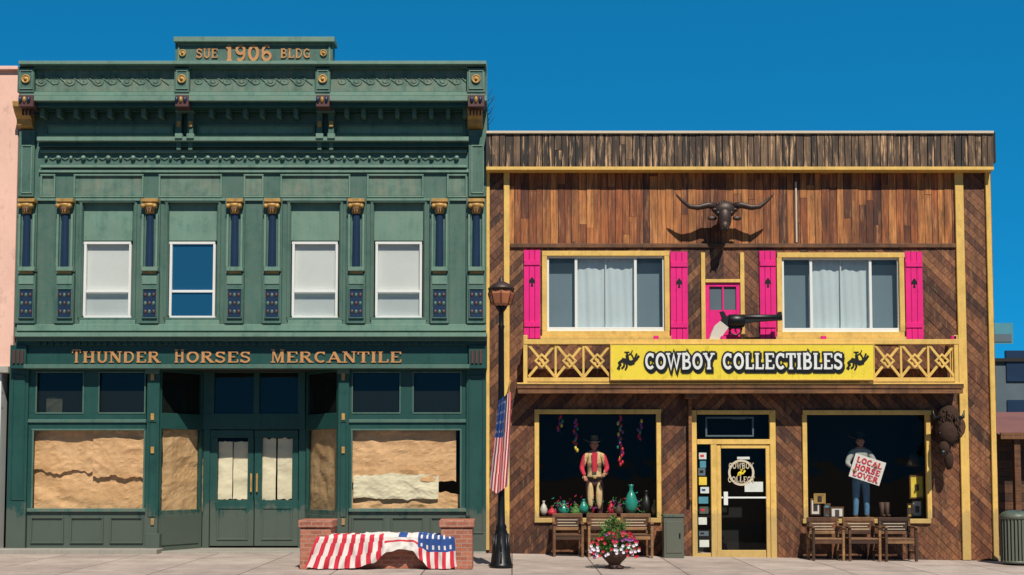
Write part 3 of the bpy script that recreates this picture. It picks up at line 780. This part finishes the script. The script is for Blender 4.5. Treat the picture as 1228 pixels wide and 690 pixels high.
bronco(dec,x,z,.14,-.014,M['signyel'])
for i,(py,m) in enumerate(((547,'sticker'),(557,'sticker2'),(566,'slate'),(577,'fy'),(588,'sticker'),(600,'sticker2'),(612,'util'),(625,'sticker'),(640,'slate'),(652,'sticker'))):
    a=837.5+rs.random()*3; hh=2.8+rs.random()*2; dec.pb(a,a+7+rs.random()*5,py-hh,py+hh,.015,.003,M[m])
    if i%2==0: dec.pb(a+1.5,a+6,py-hh*.4,py+hh*.3,.012,.002,M[('red','blue','black')[i%3]])
dec.pb(893,915,578,590,-.006,.003,M['sticker']); dec.pb(884,899,548,551,-.006,.003,M['sticker']); dec.build()

# SIGN
b=B('store_sign_board',None,.004)
YS=YB-.09
b.pb(733,1048,413,455,YS,.05,M['signyel']); b.frame(732,1049,412,456,1.2,YS-.01,.07,M['yellow'])
for (s,a,c) in (('COWBOY',773,857),('COLLECTIBLES',866,1011)):
    x0,x1,z0,z1=pr(a,c,424,443,YS)
    text(b,s,x0,x1,z0,z1,YS-.012,.01,M['black'],grow=.30,wt=1.1,dx=.025,dz=-.035)
    text(b,s,x0,x1,z0,z1,YS-.022,.008,M['black'],grow=.26,wt=1.1)
    text(b,s,x0,x1,z0,z1,YS-.036,.010,M['white'],wt=1.05,grow=.02)
for px,fl in ((753,1),(1028,1)): x,z=W(px,433,YS); bronco(b,x,z,.36,YS-.012,M['black'],fl)
b.build()

# REVOLVER
b=B('revolver_sign',None,.006); y=-.42
b.ppoly([(871,379),(905,378.5),(931,377.5),(934,374),(937.5,374),(938.5,384),(906,386),(893,388),(890,394),(874,394),(864,387),(867,379)],y,.1,M['black'])
x0,z0=W(883,385,y+.05); b.lathe((x0,y+.05,z0),[(.01,-.17),(.13,-.16),(.14,0),(.13,.16),(.01,.17)],M['iron'],12,'x')
x0,z0=W(884,381,y+.05); x1=W(938,380,y)[0]; b.tube([(x0,y+.05,z0),(x1,y+.05,z0)],.065,M['iron'],12)
b.tube([(*W(p,q,y)[:1],y+.05,W(p,q,y)[1]) for p,q in ((875,393),(877,400),(883,402),(889,399),(890,393))],.02,M['black'],6)
b.tube([(*W(p,q,y)[:1],y+.05,W(p,q,y)[1]) for p,q in ((883,392),(882,396),(884,399))],.015,M['black'],6)
b.ppoly([(863,374),(868,373),(872,380),(866,382)],y+.02,.06,M['black'])
b.ppoly([(864,385),(874,393),(868,401),(862,412),(849,412),(853,400),(857,391)],y-.01,.12,M['bone'])
x0,z0=W(880,392,y); b.box(x0-.02,x0+.02,y+.1,-.0,z0-.02,z0+.02,M['black'])
b.build()

# LONGHORN SKULL
b=B('longhorn_skull'); y=-.38
def V3(px,py,yy=y): x,z=W(px,py,yy); return (x,yy,z)
b.ell(V3(869,252),(.23,.15,.18),M['bronze'],12,8); b.ell(V3(869,262,y-.06),(.145,.12,.24),M['bronze'],12,8); b.ell(V3(869,272,y-.12),(.1,.1,.13),M['bronze'],10,7)
for s_ in (-1,1):
    b.ell(V3(869+s_*8,256,y-.09),(.055,.04,.05),M['black'],8,6); b.ell(V3(869+s_*3,275,y-.2),(.02,.02,.035),M['black'],6,5)
    b.ell(V3(869+s_*12,252,y-.02),(.07,.07,.05),M['bronze'],8,6)
    b.ell(V3(869+s_*15,262,y+.02),(.1,.03,.05),M['bronze'],8,6)
    hp=[(10,248),(20,246),(32,249),(42,248),(51,241),(57,235),(59,231)]
    b.tube([V3(869+s_*p,q,y-.02*i) for i,(p,q) in enumerate(hp)],[.08,.07,.06,.048,.034,.02,.006],M['bronze'],8)
for i in range(7): b.ell(V3(869-9+i*3,243+abs(i-3)*.8,y-.02),(.045,.08,.05),M['bronze'],7,5)
b.tube([V3(869,250),(W(869,250)[0],-.02,W(869,250)[1])],.08,M['bronze'],8)
b.build()

# BISON HEAD
b=B('bison_head_mount'); y=-.3
b.ell(V3(1138,505,y+.05),(.24,.2,.34),M['fur'],12,9); b.ell(V3(1136,520,y-.12),(.2,.2,.27),M['fur'],12,9); b.ell(V3(1132,538,y-.25),(.11,.13,.15),M['fur'],10,8); b.ell(V3(1131,543,y-.34),(.075,.06,.06),M['black'],8,6)
b.ell(V3(1138,552,y-.05),(.1,.1,.2),M['fur'],8,7)
rb=random.Random(5)
for i in range(160):
    a=rb.uniform(0,6.28); q=rb.uniform(-1,1); x,yy,z=V3(1137,513,y-.03)
    r=.22*math.sqrt(1-q*q*.8); px,pz=x+r*math.cos(a),z+q*.36; py=yy-abs(r*math.sin(a))*.9
    b.tube([(px,py,pz),(px+rb.uniform(-.03,.03),py-.04,pz-.09)],[.02,.003],M['fur'],4)
for s_ in (-1,1): 
    x,yy,z=V3(1137,502,y-.05); b.tube([(x+s_*.18,yy,z),(x+s_*.3,yy-.02,z+.03),(x+s_*.32,yy-.04,z+.17)],[.05,.04,.008],M['black'],8)
    x,yy,z=V3(1135,520,y-.28); b.ell((x+s_*.13,yy+.0,z),(.025,.02,.025),M['black'],6,5)
x,z=W(1139,512); b.lathe((x,-.02,z),[(.33,0),(.33,-.04),(.28,-.06)],M['hw'],16,'y')
b.build()

# MANNEQUINS
def skinfig(joints,edges,radii,name,matfn,mats,parent,scale=1.12):
    me=bpy.data.meshes.new(name); me.from_pydata(joints,edges,[]); o=bpy.data.objects.new(name+'_rig',me); sc.collection.objects.link(o)
    m=o.modifiers.new('s','SKIN'); m.use_smooth_shade=True
    for i,r in enumerate(radii): me.skin_vertices[0].data[i].radius=(r[0]*scale,r[1]*scale) if isinstance(r,tuple) else (r*scale,r*scale)
    me.skin_vertices[0].data[0].use_root=True
    s=o.modifiers.new('ss','SUBSURF'); s.levels=2; s.render_levels=2
    bpy.context.view_layer.update()
    ev=o.evaluated_get(bpy.context.evaluated_depsgraph_get()); nm=bpy.data.meshes.new_from_object(ev)
    bpy.data.objects.remove(o)
    nm.materials.clear()
    for q in mats: nm.materials.append(q)
    for p in nm.polygons: p.material_index=matfn(p.center); p.use_smooth=True
    r=bpy.data.objects.new(name,nm); sc.collection.objects.link(r); r.parent=parent; return r
def mannequin(px,pyfeet,y,kind):
    P=empty('mannequin'); X,Z=W(px,pyfeet,y)
    if kind==0: arms=[((-.27,-.02,1.17),(-.22,-.2,1.02)),((.27,-.02,1.17),(.2,-.22,1.08))]
    else: arms=[((-.3,-.06,1.2),(-.25,-.27,1.12)),((.3,-.06,1.2),(.24,-.27,1.18))]
    J=[(0,0,.96),(0,0,1.12),(0,.01,1.33),(0,.01,1.48),(0,-.005,1.57)]; R=[(.15,.11),(.125,.095),(.165,.115),.085,.052]
    E=[(0,1),(1,2),(2,3),(3,4)]
    for s,(el,wr) in zip((-1,1),arms):
        o=len(J); J+=[(s*.185,.01,1.43),el,wr]; R+=[.07,.05,.034]; E+=[(3,o),(o,o+1),(o+1,o+2)]
        o=len(J); J+=[(s*.095,0,.86),(s*.11,-.02,.5),(s*.12,.02,.1),(s*.13,-.14,.05)]; R+=[.095,.066,.05,.04]; E+=[(0,o),(o,o+1),(o+1,o+2),(o+2,o+3)]
    J=[(X+a,y+b,Z+c) for a,b,c in J]
    top,leg=(M['jacket'],M['maroon']) if kind==0 else (M['shirt'],M['jeans'])
    def mf(c):
        z=c.z-Z
        if z>1.5: return 2
        if z<.14: return 3
        if z<.98 and abs(c.x-X)<.2 and c.y>y-.17: return 1
        if kind==0 and abs(c.x-X)>.2: return 4
        return 0
    skinfig(J,E,R,'body',mf,[top,leg,M['skin'],M['felt'],M['red']],P)
    b=B('head_hands_and_hat',P); hz=Z+1.67
    b.ell((X,y-.01,hz),(.078,.096,.118),M['skin'],14,10); b.ell((X,y-.05,hz-.07),(.05,.05,.045),M['skin'],10,7)
    b.ell((X,y-.112,hz-.015),(.014,.022,.026),M['skin'],8,6)
    for s in (-1,1):
        b.ell((X+s*.03,y-.095,hz+.012),(.014,.01,.008),M['white'],8,5); b.ell((X+s*.03,y-.104,hz+.012),(.006,.004,.006),M['black'],6,5); b.ell((X+s*.03,y-.098,hz+.032),(.018,.008,.004),M['felt'],6,4)
        b.ell((X+s*.08,y,hz-.005),(.012,.022,.032),M['skin'],8,6)
    b.ell((X,y-.1,hz-.055),(.024,.009,.006),M['maroon'],8,5); b.ell((X,y+.03,hz+.0),(.084,.08,.11),M['felt'],10,7)
    fm=M['felt'] if kind==1 else M['feltT']
    def brim(u,v):
        a=u*2*math.pi; r=.09+.13*v; x=r*math.cos(a)*1.05; yy=r*math.sin(a)*1.15
        return (X+x,y+yy,hz+.065+.06*v*abs(math.cos(a))**2.5-.02*v*abs(math.sin(a)))
    b.grid(brim,32,4,fm)
    b.grid(lambda u,v:(X+(.098-.022*v)*math.cos(u*6.2832),y+(.11-.02*v)*math.sin(u*6.2832),hz+.06+v*(.13+.015*math.cos(2*u*6.2832))),24,4,fm)
    b.ell((X,y,hz+.185),(.074,.088,.014),fm,14,5)
    b.lathe((X,y,hz+.075),[(.103,0),(.103,.02)],M['black'],20)
    for s,(el,wr) in zip((-1,1),arms):
        w0=Vector((X+wr[0],y+wr[1],Z+wr[2])); d=(Vector(wr)-Vector(el)).normalized()
        side=d.cross(Vector((0,0,1))).normalized(); up=side.cross(d)
        rm=Matrix((side,d,up)).transposed()
        b.ell(w0+d*.05,(.04,.05,.018),M['skin'],8,6,rm)
        for k in range(4):
            L=(.07,.08,.075,.058)[k]; p=w0+d*.085+side*(-.03+.02*k)
            b.tube([p,p+d*L*.4-up*.004,p+d*L*.75-up*.02,p+d*L*.85-up*.038],[.0095,.009,.008,.006],M['skin'],6)
        p=w0+d*.03-side*s*.035; b.tube([p,p-side*s*.02+d*.03,p-side*s*.025+d*.06-up*.01],[.011,.01,.007],M['skin'],6)
    if kind==0:
        b.poly([(X-.06,Z+1.5),(X+.06,Z+1.5),(X+.045,Z+1.1),(X-.045,Z+1.1)],y-.15,.03,M['red'])
        for s in (-1,1):
            for i in range(12): 
                z=Z+1.42-.026*i; b.tube([(X+s*(.2+.006*i),y-.06,z),(X+s*(.215+.006*i),y-.07,z-.07)],.005,M['jacket'],4)
            for i in range(7): b.tube([(X+s*(.05+.014*i),y-.12,Z+1.28),(X+s*(.05+.014*i),y-.13,Z+1.18)],.004,M['bronze'],4)
        b.lathe((X,y,Z+.97),[(.16,-.02),(.16,.03)],M['felt'],16)
        b.ell((X,y-.15,Z+.975),(.04,.015,.03),M['gold'],8,6)
        for s in (-1,1): b.ell((X+s*.09,y-.1,Z+.6),(.07,.05,.28),M['jacket'],8,7)
    else:
        b.lathe((X,y,Z+1.0),[(.155,-.02),(.155,.02)],M['felt'],16)
        ca,sa=math.cos(rad(-18)),math.sin(rad(-18)); cx,cz=X+.04,Z+1.08
        def tf(q): dx,dz=q[0]-cx,q[1]-cz; return (cx+dx*ca-dz*sa,cz+dx*sa+dz*ca)
        b.poly([tf(q) for q in ((cx-.33,cz-.25),(cx+.33,cz-.25),(cx+.33,cz+.25),(cx-.33,cz+.25))],y-.36,.012,M['wcloth'])
        for i,s in enumerate(('LOCAL','HORSE','LOVER')): text(b,s,cx-.27,cx+.28,cz+.09-.15*i,cz+.2-.15*i,y-.372,.006,M['red'],tf0=tf,wt=1.35)
    b.build()
mannequin(713,629,.45,0); mannequin(1033,625,.5,1)

# window merchandise
P=empty('window_merchandise'); b=B('wares',P); r=random.Random(11)
def vase(px,py,y,h,rr,mat):
    x,z=W(px,py,y); b.lathe((x,y,z),[(rr*.5,0),(rr*.95,h*.2),(rr,h*.42),(rr*.6,h*.68),(rr*.28,h*.8),(rr*.3,h*.93),(rr*.42,h)],mat,14)
for q in ((676,618,.45,.3,.12,'teal'),(690,619,.35,.24,.12,'leaf'),(700,616,.3,.3,.1,'teal'),(733,618,.45,.3,.09,'fr'),(757,617,.35,.62,.14,'teal'),(775,617,.45,.5,.12,'black'),(742,619,.3,.28,.09,'terra'),(662,619,.35,.2,.1,'fr'),(652,618,.3,.3,.08,'bone'),(785,617,.3,.3,.07,'gold')): vase(*q[:5],M[q[5]])
for i in range(220):
    px=r.choice((672,690,740,760,705))+r.gauss(0,7); py=606+r.gauss(0,5); x,z=W(px,py,.4); y0=.35+r.uniform(-.1,.1); a=r.uniform(0,6.28); l=.05
    b.add([(x,y0,z),(x+l*math.cos(a),y0-.02,z+l*math.sin(a)),(x+l*1.5*math.cos(a+.4),y0+.01,z+l*1.5*math.sin(a+.4))],[(0,1,2)],M[r.choice(('leaf','leaf','fr','teal','fp'))])
for px,top,bot in ((744,500,560),(690,504,545),(768,505,530),(672,500,520)):
    for k in range(int((bot-top)/2.6)):
        x,z=W(px+r.gauss(0,1.6),top+k*2.6,.3); b.ell((x,.3+r.uniform(-.04,.04),z),(.03,.03,.045),M[r.choice(('fr','fp','teal','fy','fr'))],6,5)
    x,z=W(px,top-6,.3); b.tube([(x,.3,z),(x,.3,W(px,bot,.3)[1])],.006,M['twig'],4)
for a,c,d,e,m in ((972,984,598,618,'wcloth'),(976,990,592,604,'gold'),(988,996,604,620,'sticker2'),(1091,1108,570,598,'fy'),(1094,1106,600,620,'sticker'),(1088,1094,604,620,'fy'),(996,1012,608,621,'wcloth')):
    yy_=.3+.02*(a%5)
    b.frame(a,c,d,e,1.5,yy_,.04,M['hw'] if m!='gold' else M['gold']); b.pb(a+1.4,c-1.4,d+1.4,e-1.4,yy_+.01,.02,M[m]); b.pb((a+c)/2-2.5,(a+c)/2+2.5,(d+e)/2-3,(d+e)/2+5,yy_+.002,.006,M['bronze'])
x,z=W(1096,560,.6); b.lathe((x,.6,z),[(.15,0),(.16,.05),(.1,.2),(.07,.3)],M['felt'],12)
for px in (1058,1064): 
    x,z=W(px,620,.4); b.tube([(x,.4,z),(x,.4,z+.12),(x,.42,z+.3)],[.05,.045,.06],M['terra'],8); b.ell((x,.33,z+.03),(.04,.11,.03),M['terra'],8,6)
b.build()

# BENCHES
def bench(pa,pb_,y):
    P=B('wooden_bench',None,.006); m=M['bench']
    x0=W(pa,650,y)[0]; x1=W(pb_,650,y)[0]; z=gz((x0+x1)/2); L=x1-x0; n=3; s=L/n
    for i in range(n):
        a=x0+i*s+.04; c=x0+(i+1)*s-.04
        P.box(a,c,y+.44,y+.49,z+.78,z+.86,m); P.box(a,c,y+.42,y+.47,z+.52,z+.58,m); P.box(a,a+.05,y+.421,y+.471,z+.58,z+.78,m); P.box(c-.05,c,y+.421,y+.471,z+.58,z+.78,m)
        P.box(a+.05,c-.05,y+.45,y+.465,z+.58,z+.78,M['hw'])
        for k in range(3): P.box(a+.1,c-.1-.04*(k%2),y+.44,y+.452,z+.61+k*.055,z+.625+k*.055,M['cream'])
        for k in range(4): P.box(a,c,y+.02+k*.11,y+.02+k*.11+.095,z+.43,z+.46,m)
        P.box(a,c,y+.03,y+.06,z+.35,z+.425,m)
        for q in (a,c-.05):
            P.box(q,q+.05,y+.0,y+.06,z,z+.66,m); P.box(q-.001,q+.051,y+.43,y+.49,z,z+.78,m); P.box(q-.01,q+.06,y-.03,y+.45,z+.66,z+.695,m); P.box(q+.005,q+.045,y+.06,y+.43,z+.15,z+.2,m)
    return P.build()
bench(661,786,-.75); bench(972,1103,-.75)

# UTILITY BOX
x,z=W(807,640,-.45); zg=gz(x); b=B('utility_box',None,.012)
b.box(x-.2,x+.2,-.6,-.28,zg,zg+.82,M['util']); b.box(x-.215,x+.215,-.62,-.27,zg+.82,zg+.87,M['util']); b.box(x-.16,x+.16,-.612,-.6,zg+.1,zg+.74,M['util']); b.box(x+.1,x+.13,-.63,-.61,zg+.4,zg+.5,M['iron']); b.build()

# FLOWER PLANTER
x,y,z=G(737,682); b=B('flower_planter'); 
b.lathe((x,y,z),[(.16,0),(.17,.04),(.1,.07),(.12,.1),(.2,.18),(.27,.28),(.26,.32),(.2,.28)],M['terra'],18)
r=random.Random(4)
for i in range(1300):
    while True:
        p=Vector((r.uniform(-1,1),r.uniform(-1,1),r.uniform(-1,1)))
        if p.length<1 and (p.length>.4) and noise.noise(p*2.2+Vector((3,1,4)))>-.2: break
    c=Vector((x+p.x*.42,y+p.y*.38,z+.47+p.z*(.2 if p.z<0 else .32)+(.16 if abs(p.x)<.35 and p.z>0 else 0)-.1*abs(p.x)))
    a=r.uniform(0,6.28); e=r.uniform(-1,1); l=r.uniform(.035,.07)
    d=Vector((math.cos(a),math.sin(a),e)).normalized()*l; s_=d.cross(Vector((r.random(),r.random(),r.random()))).normalized()*l*.35
    b.add([c-d*.5,c+s_,c+d*.5,c-s_],[(0,1,2,3)],M['leaf'])
for i in range(95):
    a=r.uniform(0,6.28); q=r.uniform(-.6,.95); rr_=math.sqrt(1-q*q*.7); p=Vector((math.cos(a)*rr_,-abs(math.sin(a))*rr_ if i%4 else math.sin(a)*.9,q))
    c=Vector((x+p.x*.44,y+p.y*.42,z+.46+p.z*.27-.12*abs(p.x))); 
    m=M['fw'] if (c.z<z+.45 and r.random()<.65) else M[r.choice(('fr','fp','fr','fr'))]
    for k in range(5):
        t_=k*1.2566; l=.026; b.add([c,c+Vector((l*math.cos(t_),-.012,l*math.sin(t_))),c+Vector((l*1.2*math.cos(t_+.6),-.016,l*1.2*math.sin(t_+.6))),c+Vector((l*math.cos(t_+1.15),-.012,l*math.sin(t_+1.15)))],[(0,1,2,3)],m)
for i in range(26):
    a=r.uniform(0,6.28); c=Vector((x+.1*math.cos(a),y+.1*math.sin(a),z+.4)); b.tube([c,c+Vector((.1*math.cos(a),.1*math.sin(a),.3)),c+Vector((.22*math.cos(a),.2*math.sin(a),.4+.1*r.random()))],[.006,.004,.002],M['leaf'],4)
b.build()

# STREET LAMP + FLAG
x,y,z=G(601,681); b=B('street_lamp')
H1=W(604,368,y)[1]-z; H2=W(604,331,y)[1]-z
ir=M['iron']
b.lathe((x,y,z),[(.21,0),(.21,.06),(.17,.09),(.16,.28),(.13,.32),(.12,.6),(.09,.68),(.1,.72),(.07,.78),(.062,1.2),(.05,H1-.4),(.06,H1-.36),(.045,H1-.32),(.045,H1-.1),(.09,H1-.04),(.11,H1)],ir,16)
for k in range(8):
    a=k*math.pi/4; b.tube([(x+.17*math.cos(a),y+.17*math.sin(a),z+.05),(x+.14*math.cos(a),y+.14*math.sin(a),z+.3),(x+.125*math.cos(a),y+.125*math.sin(a),z+.6)],.02,ir,5)
b.lathe((x,y,z+H1),[(.1,0),(.18,.05),(.23,.22),(.2,.32)],M['amber'],8,smooth=False)
for k in range(8):
    a=k*math.pi/4; b.tube([(x+.18*math.cos(a),y+.18*math.sin(a),z+H1+.04),(x+.235*math.cos(a),y+.235*math.sin(a),z+H1+.22),(x+.205*math.cos(a),y+.205*math.sin(a),z+H1+.32)],.009,M['bronze'],5)
b.lathe((x,y,z+H1+.3),[(.235,0),(.24,.03),(.16,.1),(.06,.15),(.045,.17),(.05,.2),(.015,.24),(.012,H2-H1-.3)],M['bronze'],16)
za=W(604,478,y)[1]; b.tube([(x,y,za-.15),(x+.12,y-.2,za+.1),(x+.16,y-.32,za+.3)],.014,M['gold'],6); b.lathe((x,y,za-.2),[(.065,0),(.065,.1)],ir,10)
b.build()
b=B('american_flag')
fz0=W(604,592,y)[1]; fz1=W(604,482,y)[1]
def ff(u,v):
    zz=fz1+.1-(fz1-fz0+.1)*v*(1-.14*abs(u-.4))+ .16*(u-.5)*(1-v); wd=.2+.15*v-.05*v*v
    xx=x+.01+(u-.5)*wd*1.1-.05*v+.06*(1-v); yy=y-.22+.075*math.sin(u*15+2.5*v)+.05*(1-v)
    return (xx,yy,zz)
def fm(i,j):
    if i<28 and j<17: return M['wcloth'] if (i%6==2 and j%4==2) else M['blue']
    return M['red'] if ((i+j//8)//4)%2==0 else M['wcloth']
b.grid(ff,52,40,M['red'],True,fm); b.build()

# BRICK BENCH + BUNTING
xl_,yl,_=G(358,683); P=empty('brick_bench'); b=B('masonry',P,.01)
yf=yl
def bx(a,c,top,y0,y1,m,zb_=0,lip=None):
    x0=W(a,660,y0)[0];x1=W(c,660,y0)[0]; zt_=W((a+c)/2,top,y0)[1]; b.box(x0,x1,y0,y1,zb_,zt_,m); return x0,x1,zt_
for a,c in ((358,398),(527,568)):
    x0,x1,zt_=bx(a+1.5,c-1.5,633,yf,yf+.6,M['brick'])
    b.box(x0-.03,x1+.03,yf-.03,yf+.63,zt_,zt_+.13,M['brick'])
x0,x1,zt_=bx(396,529,648,yf+.12,yf+.5,M['brick'])
b.box(x0,x1,yf+.06,yf+.56,zt_,zt_+.07,M['concrete']); b.build()
zt_+=.07
b=B('patriotic_bunting')
X0=W(378,660,yf)[0]; X1=W(545,660,yf)[0]
HEM=[(0,680),(.12,682),(.3,681),(.42,675),(.52,662),(.62,658),(.7,660),(.76,672),(.82,682),(.93,683),(1,679)]
def hem(u):
    for (a,p),(c,q) in zip(HEM,HEM[1:]):
        if u<=c: k=(u-a)/(c-a); k=k*k*(3-2*k); return p+(q-p)*k
    return 679
def cloth(u,v):
    k=noise.noise(Vector((u*7,v*3,1))); k2=noise.noise(Vector((u*22,v*5,4)))
    flo=math.sin(u*62+3*k+v*2)
    if v<.4:
        q=v/.4; yy=yf+.46-.44*q; zz=zt_+.02+.03*abs(k)+.025*abs(k2)+.03*(u>.35)*(u<.8)*math.sin(q*3.14)+.012*flo*q
        if u<.07 or u>.93: yy=min(yy,yf-.05) ; zz=zt_+.0
        return (X0+(X1-X0)*u,yy,zz)
    q=(v-.4)/.6; hz=W(460,hem(u),yf)[1]; zz=zt_+.02-(zt_+.02-hz)*q+.01*k2
    sh=-.16*q*(1-u/.45) if u<.45 else (.05*q*(u-.75)/.25 if u>.75 else 0)
    return (X0+(X1-X0)*u+sh+.03*k*q+.12*max(0,.35-u)*(1-q),yf-.0-.07-.035*flo*(.3+.7*q)-.04*q,max(zz,.02))
NXc,NYc=150,26
def cm(i,j):
    u=i/NXc; v=j/NYc
    if u<.5:
        if v<.36 and u>.3: return M['wcloth']
        return M['red'] if (int(i+j*.15)//5)%2==0 else M['wcloth']
    if u<.74:
        return M['blue'] if (v>.15 and v<.45 and (i//9)%3==1) else (M['red'] if j in (15,16) else M['wcloth'])
    if v<.66: return M['wcloth'] if (i%6<2 and j%5<2) else M['blue']
    return M['red'] if (i//4)%2==0 else M['wcloth']
b.grid(cloth,NXc,NYc,M['wcloth'],True,cm)
b.build()

# TRASH CAN
x=W(1218,640,-1.)[0]; z=gz(x); y=-1.
b=B('trash_can'); b.lathe((x,y,z),[(.24,0),(.25,.05),(.25,.95),(.2,.97)],M['iron'],20)
for k in range(26):
    a=k*6.2832/26; b.box(x+.27*math.cos(a)-.022,x+.27*math.cos(a)+.022,y+.27*math.sin(a)-.01,y+.27*math.sin(a)+.01,z+.06,z+.92,M['util'])
b.lathe((x,y,z),[(.29,.9),(.3,.93),(.3,.97),(.24,1.03),(.12,1.07),(.1,1.0)],M['util'],20); b.lathe((x,y,z),[(.29,.04),(.29,.09),(.25,.09)],M['util'],20); b.build()

# RIGHT BACKGROUND
P=empty('distant_grey_building'); b=B('walls',P); 
x0=W(1194,470,14)[0]; b.box(x0,x0+12,14,22,-.3,W(1200,434,14)[1],M['slate']); b.box(x0-.1,x0+12,13.9,22,W(1200,434,14)[1],W(1200,430,14)[1],M['dark2'])
for k in range(4):
    for j in range(2): z=3.2+j*1.6-.3; b.box(x0+.35+k*1.6,x0+1.1+k*1.6,13.95,14.1,z,z+1.,M['navy'])
b.build()
P=empty('timber_shed'); b=B('walls_and_roof',P); x0=W(1196,560,4)[0]
zr=W(1210,515,4)[1]; planks(b,(x0,x0+6,-.3,zr),[],4,0,.2,M['hw'],20)
b.box(x0,x0+6,4.03,8,-.3,zr,M['dark2'])
b.add([(x0-.2,3.3,zr-.15),(x0+6.3,3.3,zr-.15),(x0+6.3,6,zr+.5),(x0-.2,6,zr+.5)],[(0,1,2,3)],M['roofred']); b.box(x0-.2,x0+6.3,3.25,3.32,zr-.25,zr-.1,M['hw'])
for xx in (x0+.15,x0+2): b.box(xx,xx+.14,3.35,3.5,-.2,zr-.15,M['hw'])
b.build()
b=B('hanging_street_sign'); x,z=W(1202,400,6); b.box(x-.3,x+.28,6,6.03,z-.27,z+.27,M['sticker2']); b.box(x-.25,x+.23,5.985,5.999,z-.22,z-.02,M['slate']); b.tube([(x-.3,6.05,-.2),(x-.3,6.05,z+.4)],.04,M['iron'],8); b.build()
b=B('dry_vine'); r=random.Random(9); x,z=W(586,150,.4)
for i in range(9):
    p=Vector((x-.02,.4,z+.25*i*.3)); pts=[p]
    for k in range(4): p=p+Vector((r.uniform(-.0,.06),r.uniform(-.05,.05),r.uniform(.0,.1))); pts.append(p)
    b.tube(pts,[.008,.006,.005,.004,.002],M['twig'],4)
b.build()

# WORLD / SUN / CAMERA
EL=rad(52); AZ=rad(14)
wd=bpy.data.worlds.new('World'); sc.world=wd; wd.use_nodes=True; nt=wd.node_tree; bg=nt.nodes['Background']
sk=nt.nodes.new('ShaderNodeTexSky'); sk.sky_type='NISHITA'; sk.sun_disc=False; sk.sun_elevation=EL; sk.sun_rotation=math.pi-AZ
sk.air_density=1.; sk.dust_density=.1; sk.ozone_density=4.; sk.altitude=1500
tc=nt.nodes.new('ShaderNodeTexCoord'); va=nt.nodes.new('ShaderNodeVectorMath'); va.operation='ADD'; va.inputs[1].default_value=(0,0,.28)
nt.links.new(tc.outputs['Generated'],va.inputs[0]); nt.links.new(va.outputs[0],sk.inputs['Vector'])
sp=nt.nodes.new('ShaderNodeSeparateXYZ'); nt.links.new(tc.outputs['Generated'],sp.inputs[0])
mr=nt.nodes.new('ShaderNodeMapRange'); mr.inputs[1].default_value=-.6; mr.inputs[2].default_value=.9; mr.inputs[3].default_value=.34; mr.inputs[4].default_value=1.; nt.links.new(sp.outputs[1],mr.inputs[0])  # added dimming of the sky behind the camera, to cut fill on the facades
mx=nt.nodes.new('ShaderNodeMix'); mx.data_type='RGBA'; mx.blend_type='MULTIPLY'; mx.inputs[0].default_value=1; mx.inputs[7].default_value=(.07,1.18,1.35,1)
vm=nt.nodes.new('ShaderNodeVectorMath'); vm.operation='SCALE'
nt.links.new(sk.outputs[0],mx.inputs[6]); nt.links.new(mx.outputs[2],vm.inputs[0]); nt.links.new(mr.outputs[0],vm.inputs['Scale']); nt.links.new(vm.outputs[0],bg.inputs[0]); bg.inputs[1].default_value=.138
ld=bpy.data.lights.new('sun','SUN'); ld.energy=5.0; ld.angle=rad(.5); ld.color=(1,.93,.82); lo=bpy.data.objects.new('sun',ld); sc.collection.objects.link(lo)
d=Vector((-math.sin(AZ)*math.cos(EL),math.cos(AZ)*math.cos(EL),-math.sin(EL))); lo.rotation_euler=d.to_track_quat('-Z','Y').to_euler()
cd=bpy.data.cameras.new('camera'); co=bpy.data.objects.new('camera',cd); sc.collection.objects.link(co); sc.camera=co
cd.sensor_fit='HORIZONTAL'; cd.sensor_width=36; cd.lens=36*F/1228; cd.shift_y=S*F/1228; cd.clip_end=2000
co.location=(0,-CD,CH); co.rotation_euler=(math.pi/2+T,0,0)
sc.view_settings.view_transform='Standard'; sc.view_settings.look='None'; sc.view_settings.exposure=0
